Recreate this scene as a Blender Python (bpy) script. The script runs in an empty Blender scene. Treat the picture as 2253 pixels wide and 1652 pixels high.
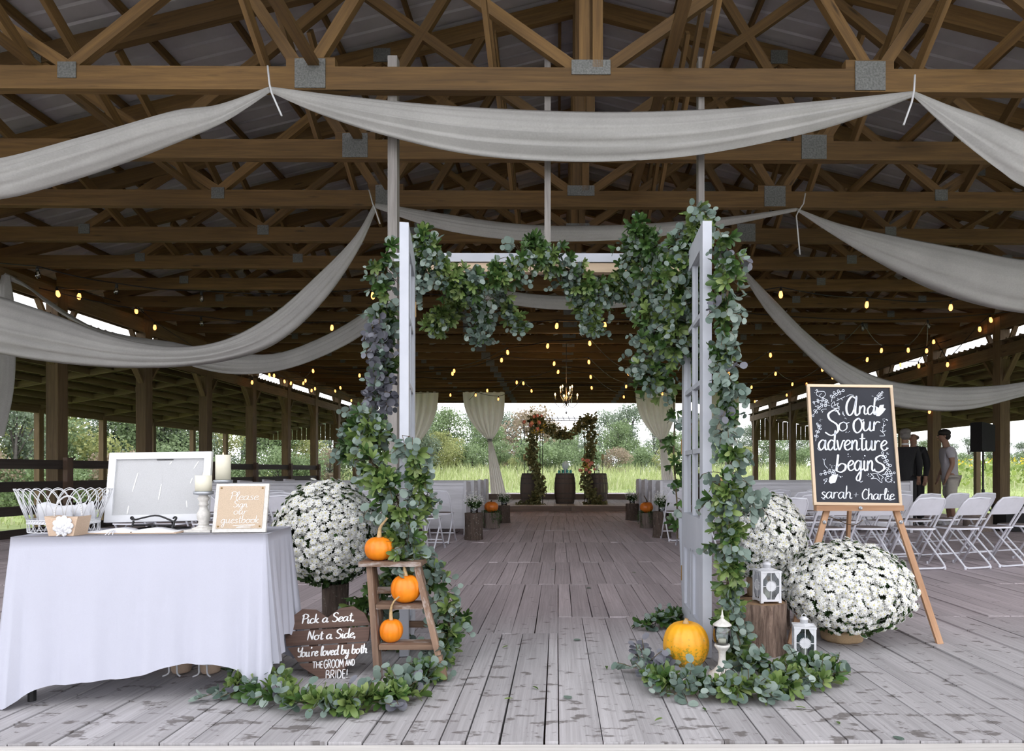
import bpy, math, random
from mathutils import Vector as V, Matrix as M, Euler
S = bpy.context.scene
COL = S.collection
PI = math.pi
# ------------------------------------------------------------------ camera
F, H, PSI = 1502.0, 1.04, 0.0075
PX, PY = 1239.3, 1035.0
cd = bpy.data.cameras.new('camera'); cam = bpy.data.objects.new('camera', cd); COL.objects.link(cam)
cd.sensor_width = 36.0; cd.sensor_fit = 'HORIZONTAL'; cd.lens = 24.0
cd.shift_x = (1126.5 - PX) / 2253; cd.shift_y = (PY - 826) / 2253
cd.clip_end = 600
cam.location = (0, 0, H); cam.rotation_euler = (PI / 2, 0, -PSI)
S.camera = cam
# ------------------------------------------------------------------ world: overcast sky, exposure
w = bpy.data.worlds.new('overcast_sky'); S.world = w; w.use_nodes = True
bg = w.node_tree.nodes['Background']; bg.inputs[0].default_value = (0.94, 0.945, 1.0, 1); bg.inputs[1].default_value = 2.35
vs = S.view_settings
vs.view_transform = 'Standard'; vs.look = 'None'; vs.exposure = 0.16; vs.gamma = 1.0; vs.use_curve_mapping = False
cy = S.cycles
cy.max_bounces = 5; cy.diffuse_bounces = 4; cy.glossy_bounces = 2; cy.transmission_bounces = 3; cy.transparent_max_bounces = 8
cy.caustics_reflective = False; cy.caustics_refractive = False; cy.use_denoising = True
cy.sample_clamp_indirect = 3.0; cy.use_light_tree = False; cy.volume_bounces = 0
cy.use_adaptive_sampling = True; cy.adaptive_threshold = 0.07; cy.adaptive_min_samples = 10
random.seed(7)
R = random.Random(11)
CS, SN = math.cos(PSI), math.sin(PSI)
def at(px, py, Y):
    a = (px - PX) / F; b = (py - PY) / F
    yc = Y / (CS - a * SN)
    return V((yc * (a * CS + SN), Y, H - b * yc))
def gr(px, py, z=0.0):
    a = (px - PX) / F; b = (py - PY) / F
    yc = (H - z) / b
    return V((yc * (a * CS + SN), yc * (CS - a * SN), z))
def proj(p):
    xc = p[0] * CS - p[1] * SN; yc = p[0] * SN + p[1] * CS
    yc = max(yc, 0.01)
    return PX + F * xc / yc, PY - F * (p[2] - H) / yc, yc
# ------------------------------------------------------------------ materials
MATS = {}
class NT:
    def __init__(s, name):
        s.m = bpy.data.materials.new(name); s.m.use_nodes = True; s.t = s.m.node_tree
        s.b = s.t.nodes['Principled BSDF']; s.out = s.t.nodes['Material Output']; MATS[name] = s.m
    def n(s, typ, **k):
        nd = s.t.nodes.new(typ)
        for a, v in k.items(): setattr(nd, a, v)
        return nd
    def l(s, a, b): s.t.links.new(a, b)
    def math(s, op, a, b=None, c=None):
        nd = s.n('ShaderNodeMath', operation=op)
        for i, x in enumerate((a, b, c)):
            if x is None: continue
            if isinstance(x, (int, float)): nd.inputs[i].default_value = x
            else: s.l(x, nd.inputs[i])
        return nd.outputs[0]
    def ramp(s, fac, stops):
        nd = s.n('ShaderNodeValToRGB'); e = nd.color_ramp.elements
        while len(e) < len(stops): e.new(0.5)
        for i, (p, c) in enumerate(stops):
            e[i].position = p; e[i].color = (*c, 1) if len(c) == 3 else c
        s.l(fac, nd.inputs[0]); return nd.outputs[0]
    def mix(s, fac, a, b, mode='MIX'):
        nd = s.n('ShaderNodeMix', data_type='RGBA', blend_type=mode)
        for i, x in ((0, fac), (6, a), (7, b)):
            if isinstance(x, (int, float)): nd.inputs[i].default_value = x
            elif isinstance(x, tuple): nd.inputs[i].default_value = (*x, 1)
            else: s.l(x, nd.inputs[i])
        return nd.outputs[2]
    def noise(s, vec, scale, detail=4, rough=0.6, dist=0):
        nd = s.n('ShaderNodeTexNoise'); nd.inputs['Scale'].default_value = scale; nd.inputs['Detail'].default_value = detail
        nd.inputs['Roughness'].default_value = rough; nd.inputs['Distortion'].default_value = dist
        if vec is not None: s.l(vec, nd.inputs['Vector'])
        return nd.outputs['Fac']
    def mapping(s, vec, scale, loc=None):
        nd = s.n('ShaderNodeMapping'); s.l(vec, nd.inputs[0]); nd.inputs[3].default_value = scale
        if loc is not None: s.l(loc, nd.inputs[1])
        return nd.outputs[0]
    def bump(s, h, strength=0.3, dist=0.01):
        nd = s.n('ShaderNodeBump'); nd.inputs['Strength'].default_value = strength; nd.inputs['Distance'].default_value = dist
        s.l(h, nd.inputs['Height']); s.l(nd.outputs[0], s.b.inputs['Normal'])
    def col(s, c):
        if isinstance(c, tuple): s.b.inputs['Base Color'].default_value = (*c, 1)
        else: s.l(c, s.b.inputs['Base Color'])
    def rough(s, r): s.b.inputs['Roughness'].default_value = r
def plain(name, c, rough=0.6, var=0.12, scale=20, metal=0, bump=0.0, spec=None):
    t = NT(name); pos = t.n('ShaderNodeTexCoord').outputs['Object']
    nz = t.noise(pos, scale)
    lo = tuple(x * (1 - var) for x in c); hi = tuple(min(1, x * (1 + var)) for x in c)
    t.col(t.ramp(nz, [(0.3, lo), (0.7, hi)])); t.rough(rough); t.b.inputs['Metallic'].default_value = metal
    if spec is not None: t.b.inputs['Specular IOR Level'].default_value = spec
    if bump: t.bump(nz, bump, 0.01)
    return t.m
def wood(name, dark, light, rough=0.75, knots=True, grain=26, rnd=0.35, worn=None, bump=0.25, plank=False):
    """grain runs along UV u (metres); every piece is shifted by its own random number"""
    t = NT(name)
    uv = t.n('ShaderNodeUVMap').outputs[0]
    oi = t.n('ShaderNodeObjectInfo').outputs['Random']
    comb = t.n('ShaderNodeCombineXYZ'); t.l(t.math('MULTIPLY', oi, 37.0), comb.inputs[0]); t.l(t.math('MULTIPLY', oi, 91.0), comb.inputs[1])
    vec = t.n('ShaderNodeVectorMath', operation='ADD'); t.l(uv, vec.inputs[0]); t.l(comb.outputs[0], vec.inputs[1])
    v = vec.outputs[0]
    g = t.noise(t.mapping(v, (1.4, grain, 1)), 1.0, 5, 0.65, 0.6)
    b = t.noise(t.mapping(v, (0.5, 2.5, 1)), 1.0, 2, 0.5)
    c = t.ramp(g, [(0.28, dark), (0.72, light)])
    vr = t.math('ADD', t.math('MULTIPLY', oi, rnd), 1 - rnd * 0.5)
    vr = t.math('MULTIPLY', vr, t.math('ADD', t.math('MULTIPLY', b, 0.7), 0.65))
    cc = t.n('ShaderNodeCombineColor')
    for i in range(3): t.l(vr, cc.inputs[i])
    c = t.mix(1.0, c, cc.outputs[0], 'MULTIPLY')
    if knots:
        vo = t.n('ShaderNodeTexVoronoi'); vo.inputs['Scale'].default_value = 1.0
        t.l(t.mapping(v, (1.3, 7.0, 1)), vo.inputs['Vector'])
        k = t.ramp(vo.outputs['Distance'], [(0.05, (1, 1, 1)), (0.13, (0, 0, 0))])
        c = t.mix(t.math('MULTIPLY', k, 0.75), c, tuple(x * 0.25 for x in dark))
    if worn:
        wn = t.noise(t.mapping(v, (3.0, 9.0, 1)), 1.0, 5, 0.7)
        c = t.mix(t.ramp(wn, [(0.55, (0, 0, 0)), (0.64, (1, 1, 1))]), c, worn)
    if plank:   # wet marks and dirt blots on the weather side of the deck
        geo = t.n('ShaderNodeNewGeometry').outputs['Position']
        s1 = t.noise(t.mapping(geo, (8.0, 15.0, 1)), 1.0, 4, 0.6)
        s2 = t.noise(t.mapping(geo, (1.1, 1.1, 1)), 1.0, 2, 0.5)
        sx = t.n('ShaderNodeSeparateXYZ'); t.l(geo, sx.inputs[0])
        near = t.n('ShaderNodeMapRange'); t.l(sx.outputs[1], near.inputs[0])
        for i, x in enumerate((2.6, 6.0, 0.055, -0.05)): near.inputs[i + 1].default_value = x
        m = t.ramp(t.math('ADD', t.math('ADD', s1, near.outputs[0]), t.math('MULTIPLY', s2, 0.12)), [(0.675, (0, 0, 0)), (0.73, (1, 1, 1))])
        c = t.mix(t.math('MULTIPLY', m, 0.72), c, (0.085, 0.07, 0.06))
        fn = t.noise(t.mapping(geo, (60, 14, 1)), 1.0, 3, 0.7)
        c = t.mix(t.ramp(fn, [(0.62, (0, 0, 0)), (0.75, (0.5, 0.5, 0.5))]), c, (0.12, 0.10, 0.09))
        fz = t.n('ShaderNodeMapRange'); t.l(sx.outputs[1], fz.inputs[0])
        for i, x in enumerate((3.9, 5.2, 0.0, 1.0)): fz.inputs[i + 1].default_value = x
        c = t.mix(fz.outputs[0], c, t.mix(1.0, c, (1.22, 1.10, 1.12), 'MULTIPLY'))   # inner planks browner, and lightened to stand in for interior light
    t.col(c); t.rough(rough)
    if bump: t.bump(g, bump, 0.006)
    return t.m
def leafmat(name, a, b, rough=0.5, trans=0.25, c3=None):
    t = NT(name)
    oi = t.n('ShaderNodeObjectInfo').outputs['Random']; isl = t.n('ShaderNodeNewGeometry').outputs['Random Per Island']
    r = t.math('FRACT', t.math('ADD', oi, isl))
    c = t.ramp(r, [(0.0, a), (0.8, b), (1.0, c3 or b)])
    t.col(c); t.rough(rough)
    tr = t.n('ShaderNodeBsdfTranslucent'); t.l(c, tr.inputs[0])
    mx = t.n('ShaderNodeMixShader'); mx.inputs[0].default_value = trans
    t.l(t.b.outputs[0], mx.inputs[1]); t.l(tr.outputs[0], mx.inputs[2]); t.l(mx.outputs[0], t.out.inputs[0])
    return t.m
def cloth(name, c, scale=120, trans=0.2, mott=0.06):
    t = NT(name); pos = t.n('ShaderNodeTexCoord').outputs['Object']
    n1 = t.noise(pos, scale, 2); n2 = t.noise(pos, 2.2, 3)
    lo = tuple(x * (1 - mott) for x in c); hi = tuple(min(1, x * (1 + mott)) for x in c)
    col = t.ramp(t.math('ADD', t.math('MULTIPLY', n1, 0.4), t.math('MULTIPLY', n2, 0.6)), [(0.35, lo), (0.65, hi)])
    t.col(col); t.rough(0.9); t.bump(n1, 0.12, 0.002)
    tr = t.n('ShaderNodeBsdfTranslucent'); t.l(col, tr.inputs[0])
    mx = t.n('ShaderNodeMixShader'); mx.inputs[0].default_value = trans
    t.l(t.b.outputs[0], mx.inputs[1]); t.l(tr.outputs[0], mx.inputs[2]); t.l(mx.outputs[0], t.out.inputs[0])
    return t.m
def glass(name, tint=(0.92, 0.96, 0.97), refl=0.14):
    t = NT(name)
    tr = t.n('ShaderNodeBsdfTransparent'); tr.inputs[0].default_value = (*tint, 1)
    gl = t.n('ShaderNodeBsdfGlossy'); gl.inputs['Roughness'].default_value = 0.04
    fr = t.n('ShaderNodeFresnel'); fr.inputs[0].default_value = 1.5
    mx = t.n('ShaderNodeMixShader'); t.l(t.math('ADD', fr.outputs[0], refl * 0.4), mx.inputs[0])
    t.l(tr.outputs[0], mx.inputs[1]); t.l(gl.outputs[0], mx.inputs[2]); t.l(mx.outputs[0], t.out.inputs[0])
    return t.m
def emit(name, c, s, base=(0.8, 0.7, 0.5)):
    t = NT(name); t.col(base); t.rough(0.3)
    t.b.inputs['Emission Color'].default_value = (*c, 1); t.b.inputs['Emission Strength'].default_value = s
    t.m.cycles.emission_sampling = 'NONE'
    return t.m
TRUSS = wood('truss_pine', (0.085, 0.046, 0.0145), (0.185, 0.104, 0.032))
POST = wood('post_pine', (0.10, 0.062, 0.030), (0.20, 0.135, 0.07))
GREYPOST = wood('weathered_stud', (0.16, 0.145, 0.135), (0.32, 0.30, 0.28), knots=False)
FENCE = wood('fence_board', (0.018, 0.014, 0.012), (0.055, 0.043, 0.036), knots=False)
FENCEPOST = wood('fence_post_wood', (0.055, 0.034, 0.024), (0.12, 0.075, 0.05), knots=False)
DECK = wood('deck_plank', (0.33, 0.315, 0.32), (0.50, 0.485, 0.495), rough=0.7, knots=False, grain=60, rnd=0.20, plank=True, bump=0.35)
DECKEDGE = wood('deck_edge', (0.42, 0.40, 0.38), (0.60, 0.58, 0.55), knots=False, grain=50)
STAGE = wood('stage_plank', (0.60, 0.58, 0.57), (0.78, 0.76, 0.75), knots=False, grain=40)
STAGEDARK = wood('stage_board', (0.14, 0.105, 0.085), (0.26, 0.20, 0.16), knots=False)
LADDER = wood('ladder_wood', (0.12, 0.07, 0.045), (0.30, 0.19, 0.125), knots=False, worn=(0.38, 0.33, 0.30))
HEART = wood('heart_board', (0.075, 0.042, 0.032), (0.145, 0.085, 0.062), knots=False, grain=70)
EASELW = wood('easel_wood', (0.36, 0.19, 0.10), (0.55, 0.33, 0.19), knots=False)
FRAMEW = wood('pale_frame_wood', (0.62, 0.46, 0.31), (0.76, 0.60, 0.43), knots=False)
OLDWHITE = wood('chipped_white_paint', (0.72, 0.74, 0.79), (0.83, 0.84, 0.88), knots=False, grain=12, worn=None, rnd=0.05, bump=0.1)
def oldwhite():
    t = NT('door_white_paint'); pos = t.n('ShaderNodeTexCoord').outputs['Object']
    n1 = t.noise(t.mapping(pos, (18, 18, 5)), 1.0, 6, 0.75); n2 = t.noise(pos, 3.0, 3)
    c = t.ramp(n2, [(0.3, (0.45, 0.475, 0.53)), (0.7, (0.54, 0.56, 0.61))])
    c = t.mix(t.ramp(n1, [(0.67, (0, 0, 0)), (0.70, (1, 1, 1))]), c, (0.27, 0.17, 0.11))
    t.col(c); t.rough(0.5); t.bump(n1, 0.15, 0.003); return t.m
DOORW = oldwhite()
PEWW = wood('pew_grey_paint', (0.54, 0.54, 0.57), (0.70, 0.70, 0.74), knots=False, grain=14, rnd=0.12, bump=0.1)
MUSLIN = cloth('muslin', (0.49, 0.482, 0.462), 60, 0.25, 0.10)
LINEN = cloth('tablecloth_linen', (0.53, 0.54, 0.62), 200, 0.1, 0.02)
METAL = plain('roof_sheet', (0.43, 0.41, 0.42), 0.5, 0.10, 3.0)
SHEDROOF = wood('shed_roof_boards', (0.13, 0.095, 0.05), (0.21, 0.16, 0.085), knots=False)
PLATE = plain('galvanised_plate', (0.17, 0.175, 0.165), 0.55, 0.35, 60, metal=0.5, bump=0.4)
BLACK = plain('black_metal', (0.012, 0.012, 0.013), 0.5, 0.2, 30)
BLACKCLOTH = plain('black_suit', (0.011, 0.011, 0.013), 0.85, 0.25, 40)
CHAIRW = plain('chair_white', (0.78, 0.79, 0.85), 0.4, 0.05, 8)
CHAIRSEAT = plain('chair_seat_taupe', (0.27, 0.225, 0.215), 0.6, 0.08, 10)
WHITEP = plain('white_paint', (0.66, 0.67, 0.69), 0.45, 0.04, 10)
CREAMP = plain('cream_chipped', (0.62, 0.60, 0.56), 0.6, 0.14, 60)
IVORY = plain('ivory_wax', (0.80, 0.77, 0.62), 0.5, 0.05, 12)
GOLDWAX = plain('tan_wax', (0.72, 0.58, 0.28), 0.5, 0.08, 12)
FLAME = emit('candle_flame', (1.0, 0.72, 0.35), 2.0)
def pumpkin_mat(name, a, b, g=None):
    t = NT(name); pos = t.n('ShaderNodeTexCoord').outputs['Object']
    c = t.ramp(t.noise(pos, 9, 3), [(0.3, a), (0.7, b)])
    if g:
        sx = t.n('ShaderNodeSeparateXYZ'); t.l(pos, sx.inputs[0])
        m = t.math('ADD', t.noise(pos, 55, 3, 0.7), t.math('MULTIPLY', sx.outputs[2], -1.5))
        c = t.mix(t.ramp(m, [(0.36, (0, 0, 0)), (0.46, (0.85, 0.85, 0.85))]), c, g)
    t.col(c); t.rough(0.38); return t.m
PUMP = pumpkin_mat('pumpkin_orange', (0.80, 0.20, 0.008), (0.93, 0.29, 0.012))
PUMPY = pumpkin_mat('pumpkin_yellow', (0.78, 0.33, 0.012), (0.86, 0.42, 0.02), (0.24, 0.24, 0.03))
PUMPD = pumpkin_mat('pumpkin_deep_orange', (0.62, 0.15, 0.015), (0.74, 0.21, 0.02))
STEM = plain('pumpkin_stem', (0.46, 0.32, 0.16), 0.8, 0.35, 40)
STEMD = plain('dark_stem', (0.10, 0.07, 0.045), 0.8, 0.35, 40)
def bark(name, a, b, lich=None):
    t = NT(name); pos = t.n('ShaderNodeTexCoord').outputs['Object']
    n1 = t.noise(t.mapping(pos, (34, 34, 5)), 1.0, 6, 0.7, 0.5)
    c = t.ramp(n1, [(0.32, a), (0.68, b)])
    if lich:
        n2 = t.noise(pos, 34, 4, 0.7)
        c = t.mix(t.ramp(n2, [(0.60, (0, 0, 0)), (0.66, (0.8, 0.8, 0.8))]), c, lich)
    t.col(c); t.rough(0.9); t.bump(n1, 0.9, 0.03); return t.m
BARKR = bark('cedar_bark', (0.085, 0.05, 0.035), (0.33, 0.235, 0.18))
BARKD = bark('oak_bark', (0.05, 0.035, 0.028), (0.16, 0.115, 0.09), (0.32, 0.31, 0.27))
BARKG = bark('bare_log', (0.17, 0.13, 0.11), (0.30, 0.245, 0.215))
CUT = plain('cut_wood', (0.30, 0.185, 0.10), 0.85, 0.3, 30)
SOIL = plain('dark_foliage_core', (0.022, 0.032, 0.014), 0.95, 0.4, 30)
BURLAP = plain('burlap', (0.42, 0.295, 0.17), 0.95, 0.18, 220, bump=0.3)
KRAFT = plain('kraft_burlap', (0.56, 0.42, 0.31), 0.95, 0.10, 260, bump=0.2)
SIGNBURLAP = plain('sign_burlap', (0.52, 0.41, 0.30), 0.95, 0.12, 260, bump=0.2)
LINENGREY = plain('grey_linen', (0.47, 0.475, 0.48), 0.9, 0.07, 300, bump=0.1)
PAPER = plain('paper', (0.78, 0.79, 0.82), 0.8, 0.03, 10)
def slate():
    t = NT('chalkboard_slate'); pos = t.n('ShaderNodeTexCoord').outputs['Object']
    t.col(t.ramp(t.noise(pos, 5, 4), [(0.3, (0.017, 0.019, 0.027)), (0.75, (0.028, 0.030, 0.040))])); t.rough(0.75); return t.m
SLATE = slate()
CHALK = plain('chalk_paint', (0.78, 0.82, 0.90), 0.9, 0.10, 40)
LETTER = plain('letter_white', (0.86, 0.86, 0.86), 0.7, 0.03, 40)
BRASS = plain('brass', (0.34, 0.22, 0.09), 0.4, 0.1, 30, metal=0.8)
STEEL = plain('pewter', (0.42, 0.44, 0.47), 0.4, 0.12, 40, metal=0.6)
GLASS = glass('clear_glass')
JAR = glass('jar_glass', (0.88, 0.91, 0.92), 0.2)
BLUEGLASS = glass('blue_glass', (0.45, 0.74, 0.84), 0.1)
PALEBLUE = glass('pale_blue_glass', (0.88, 0.97, 0.98), 0.1)
CURT = cloth('curtain_muslin', (0.86, 0.83, 0.77), 60, 0.55, 0.05)
FROST = plain('frosted_blue_glass', (0.66, 0.82, 0.86), 0.25, 0.05, 10)
L_LONG = leafmat('leaf_bright', (0.075, 0.14, 0.032), (0.215, 0.305, 0.085), 0.38, 0.24, (0.34, 0.42, 0.16))
L_DARK = leafmat('leaf_dark', (0.028, 0.070, 0.018), (0.075, 0.15, 0.035), 0.35, 0.2)
L_SAGE = leafmat('leaf_sage', (0.10, 0.155, 0.125), (0.225, 0.295, 0.25), 0.6, 0.18, (0.35, 0.415, 0.37))
L_PURP = leafmat('leaf_plum_grey', (0.10, 0.10, 0.125), (0.19, 0.195, 0.225), 0.6, 0.2)
L_OLIVE = leafmat('arch_leaf', (0.11, 0.12, 0.045), (0.28, 0.275, 0.12), 0.6, 0.3)
TWIG = plain('twig', (0.10, 0.075, 0.04), 0.8, 0.3, 40)
TREE1 = leafmat('tree_green', (0.15, 0.215, 0.10), (0.30, 0.40, 0.20), 0.7, 0.3)
TREE2 = leafmat('tree_grey_green', (0.17, 0.225, 0.16), (0.31, 0.385, 0.27), 0.7, 0.3)
TREE3 = leafmat('tree_yellow_green', (0.24, 0.28, 0.10), (0.46, 0.48, 0.20), 0.7, 0.3)
TREE4 = leafmat('tree_rusty', (0.30, 0.24, 0.17), (0.44, 0.36, 0.26), 0.7, 0.3)
TRUNK = plain('tree_trunk', (0.11, 0.10, 0.09), 0.9, 0.3, 6)
REED = leafmat('tall_grass', (0.34, 0.42, 0.15), (0.56, 0.62, 0.30), 0.7, 0.35, (0.70, 0.70, 0.48))
FLOW = leafmat('field_leaf', (0.13, 0.21, 0.045), (0.32, 0.42, 0.10), 0.7, 0.3)
YELL = leafmat('field_flower', (0.68, 0.46, 0.02), (0.82, 0.62, 0.06), 0.7, 0.3)
def lawn():
    t = NT('lawn'); pos = t.n('ShaderNodeNewGeometry').outputs['Position']
    c = t.ramp(t.noise(pos, 1.2, 6, 0.75), [(0.3, (0.15, 0.21, 0.055)), (0.55, (0.29, 0.36, 0.12)), (0.75, (0.41, 0.45, 0.20))])
    t.col(c); t.rough(0.95); return t.m
LAWN = lawn()
BOUNCE_GRAVEL = plain('bounce_gravel', (0.40, 0.375, 0.37), 0.95, 0.35, 14, bump=0.4)
PETAL = leafmat('mum_petal', (0.86, 0.86, 0.82), (0.93, 0.93, 0.90), 0.7, 0.08)
MUMEYE = plain('mum_eye', (0.70, 0.66, 0.30), 0.8, 0.1, 30)
ROSE = leafmat('rose_coral', (0.62, 0.16, 0.12), (0.80, 0.36, 0.27), 0.7, 0.2, (0.82, 0.52, 0.40))
GOLD = leafmat('gold_bloom', (0.60, 0.40, 0.03), (0.75, 0.55, 0.08), 0.7, 0.2)
BULB = emit('lit_bulb', (1.0, 0.36, 0.085), 3.4)
BULBC = emit('chandelier_flame', (1.0, 0.66, 0.30), 7.0)
BULBOFF = glass('unlit_bulb', (0.85, 0.83, 0.78), 0.25)
SKIN = plain('skin', (0.30, 0.17, 0.115), 0.6, 0.05, 12)
HAIR = plain('dark_hair', (0.014, 0.011, 0.009), 0.7, 0.2, 60)
GREYHAIR = plain('grey_hair', (0.20, 0.185, 0.175), 0.8, 0.2, 60)
TEE = plain('grey_tee', (0.42, 0.40, 0.43), 0.9, 0.06, 20)
SHORTS = plain('khaki_shorts', (0.42, 0.39, 0.35), 0.9, 0.08, 20)
BARREL = wood('barrel_stave', (0.060, 0.045, 0.038), (0.15, 0.115, 0.095), knots=False, grain=18, rnd=0.3)
HOOP = plain('barrel_hoop', (0.085, 0.075, 0.07), 0.6, 0.3, 20, metal=0.4)
# ------------------------------------------------------------------ mesh helper
class MB:
    def __init__(s): s.v = []; s.f = []; s.u = []; s.mi = []
    def face(s, ids, uv=None, mi=0):
        s.f.append(tuple(ids)); s.u.append(uv or [(0.0, 0.0)] * len(ids)); s.mi.append(mi)
    def bar(s, p0, p1, w, h, up=(0, 0, 1), mi=0, taper=1.0, off=None):
        p0 = V(p0); p1 = V(p1); d = p1 - p0; L = d.length; d.normalize(); up = V(up)
        if abs(d.dot(up.normalized())) > 0.99: up = V((0, 1, 0)) if abs(d.y) < 0.9 else V((1, 0, 0))
        sd = d.cross(up).normalized(); uu = sd.cross(d).normalized()
        b = len(s.v)
        for p, k in ((p0, 1.0), (p1, taper)):
            for a, c in ((-1, -1), (1, -1), (1, 1), (-1, 1)): s.v.append(p + sd * (a * w / 2 * k) + uu * (c * h / 2 * k))
        o = R.random() * 20 if off is None else off; per = [0, w, w + h, 2 * w + h, 2 * w + 2 * h]
        for i in range(4):
            j = (i + 1) % 4
            s.face((b + i, b + j, b + 4 + j, b + 4 + i), [(o, o + per[i]), (o, o + per[i + 1]), (o + L, o + per[i + 1]), (o + L, o + per[i])], mi)
        s.face((b + 3, b + 2, b + 1, b), [(o, o), (o, o + w), (o + .05, o + w), (o + .05, o)], mi)
        s.face((b + 4, b + 5, b + 6, b + 7), [(o, o), (o, o + w), (o + .05, o + w), (o + .05, o)], mi)
        return s
    def box(s, lo, hi, axis=0, mi=0):
        lo = V(lo); hi = V(hi); c = (lo + hi) / 2; d = hi - lo
        if axis == 0: return s.bar((lo.x, c.y, c.z), (hi.x, c.y, c.z), d.y, d.z, (0, 0, 1), mi)
        if axis == 1: return s.bar((c.x, lo.y, c.z), (c.x, hi.y, c.z), d.x, d.z, (0, 0, 1), mi)
        return s.bar((c.x, c.y, lo.z), (c.x, c.y, hi.z), d.x, d.y, (0, 1, 0), mi)
    def tube(s, pts, r, n=8, cap=True, closed=False, mi=0):
        pts = [V(p) for p in pts]; k = len(pts)
        rs = r if isinstance(r, (list, tuple)) else [r] * k
        b = len(s.v); ref = None
        for i, p in enumerate(pts):
            if closed: t = pts[(i + 1) % k] - pts[i - 1]
            else: t = pts[min(i + 1, k - 1)] - pts[max(i - 1, 0)]
            t.normalize()
            if ref is None: ref = V((0, 0, 1)) if abs(t.z) < 0.9 else V((1, 0, 0))
            sd = t.cross(ref)
            if sd.length < 1e-4: sd = t.orthogonal()
            sd.normalize(); up = sd.cross(t).normalized(); ref = up
            for j in range(n):
                a = 2 * PI * j / n
                s.v.append(p + sd * (math.cos(a) * rs[i]) + up * (math.sin(a) * rs[i]))
        for i in range(k if closed else k - 1):
            i2 = (i + 1) % k
            for j in range(n):
                j2 = (j + 1) % n
                s.face((b + i * n + j, b + i * n + j2, b + i2 * n + j2, b + i2 * n + j), None, mi)
        if cap and not closed:
            s.face([b + j for j in range(n)][::-1], None, mi); s.face([b + (k - 1) * n + j for j in range(n)], None, mi)
        return s
    def lathe(s, prof, n=16, c=(0, 0, 0), rib=None, mi=0, sx=1, sy=1, cap=True):
        c = V(c); b = len(s.v); k = len(prof)
        for r, z in prof:
            for j in range(n):
                a = 2 * PI * j / n; q = r * (rib(a, z) if rib else 1)
                s.v.append(c + V((math.cos(a) * q * sx, math.sin(a) * q * sy, z)))
        for i in range(k - 1):
            for j in range(n):
                j2 = (j + 1) % n
                s.face((b + i * n + j, b + i * n + j2, b + (i + 1) * n + j2, b + (i + 1) * n + j),
                       [(prof[i][1], j / n), (prof[i][1], (j + 1) / n), (prof[i + 1][1], (j + 1) / n), (prof[i + 1][1], j / n)], mi)
        if cap:
            s.face([b + j for j in range(n)][::-1], None, mi); s.face([b + (k - 1) * n + j for j in range(n)], None, mi)
        return s
    def ball(s, c, r, n=10, m=6, sc=(1, 1, 1), mi=0):
        c = V(c); b = len(s.v)
        for i in range(m + 1):
            t = PI * i / m
            rr = max(math.sin(t), 0.02)
            for j in range(n):
                a = 2 * PI * j / n
                s.v.append(c + V((r * sc[0] * rr * math.cos(a), r * sc[1] * rr * math.sin(a), -r * sc[2] * math.cos(t))))
        for i in range(m):
            for j in range(n):
                j2 = (j + 1) % n
                s.face((b + i * n + j, b + i * n + j2, b + (i + 1) * n + j2, b + (i + 1) * n + j), None, mi)
        return s
    def prism(s, poly, axis, t0, t1, mi=0):
        """poly 2-D outline; axis 'x','y','z' is the thickness direction"""
        b = len(s.v); n = len(poly)
        def mk(p, t): return V((t, p[0], p[1])) if axis == 'x' else V((p[0], t, p[1])) if axis == 'y' else V((p[0], p[1], t))
        for t in (t0, t1):
            for p in poly: s.v.append(mk(p, t))
        s.face([b + i for i in range(n)], [(p[0], p[1]) for p in poly], mi); s.face([b + n + i for i in range(n)][::-1], [(p[0], p[1]) for p in poly][::-1], mi)
        for i in range(n):
            j = (i + 1) % n
            s.face((b + j, b + i, b + n + i, b + n + j), None, mi)
        return s
    def grid(s, rows, closed_u=False, mi=0):
        b = len(s.v); m = len(rows[0])
        for r in rows: s.v.extend(V(p) for p in r)
        for i in range(len(rows) - 1):
            for j in range(m if closed_u else m - 1):
                j2 = (j + 1) % m
                s.face((b + i * m + j, b + i * m + j2, b + (i + 1) * m + j2, b + (i + 1) * m + j), None, mi)
        return s
    def add(s, mesh, mat, mi=0):
        b = len(s.v)
        s.v.extend(mat @ v for v in mesh.v)
        for f, u, m in zip(mesh.f, mesh.u, mesh.mi): s.f.append(tuple(b + i for i in f)); s.u.append(u); s.mi.append(m + mi)
        return s
    def move(s, mat):
        s.v = [mat @ v for v in s.v]; return s
def mesh(name, mb, mats, smooth=False):
    me = bpy.data.meshes.new(name)
    me.from_pydata([tuple(v) for v in mb.v], [], mb.f)
    ul = me.uv_layers.new(name='UVMap')
    flat = [c for u in mb.u for uv in u for c in uv]
    ul.data.foreach_set('uv', flat)
    mats = mats if isinstance(mats, (list, tuple)) else [mats]
    for m in mats: me.materials.append(m)
    if len(mats) > 1: me.polygons.foreach_set('material_index', mb.mi)
    if smooth: me.polygons.foreach_set('use_smooth', [True] * len(me.polygons))
    me.update(); return me
def link(name, me, parent=None, mat=None):
    o = bpy.data.objects.new(name, me); COL.objects.link(o)
    if parent: o.parent = parent
    if mat is not None: o.matrix_local = mat
    return o
LOC = {}
def obj(name, mb, mats, parent=None, smooth=False, world=False):
    """one mesh object; with world=True the coordinates are world ones and the parent stands unrotated"""
    if world and parent is not None:
        l = V(LOC[parent.name]); mb.v = [v - l for v in mb.v]
    return link(name, mesh(name, mb, mats, smooth), parent)
def tag(o, label=None, cat=None, group=None, kind=None):
    if label: o['label'] = label
    if cat: o['category'] = cat
    if group: o['group'] = group
    if kind: o['kind'] = kind
    return o
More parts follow.
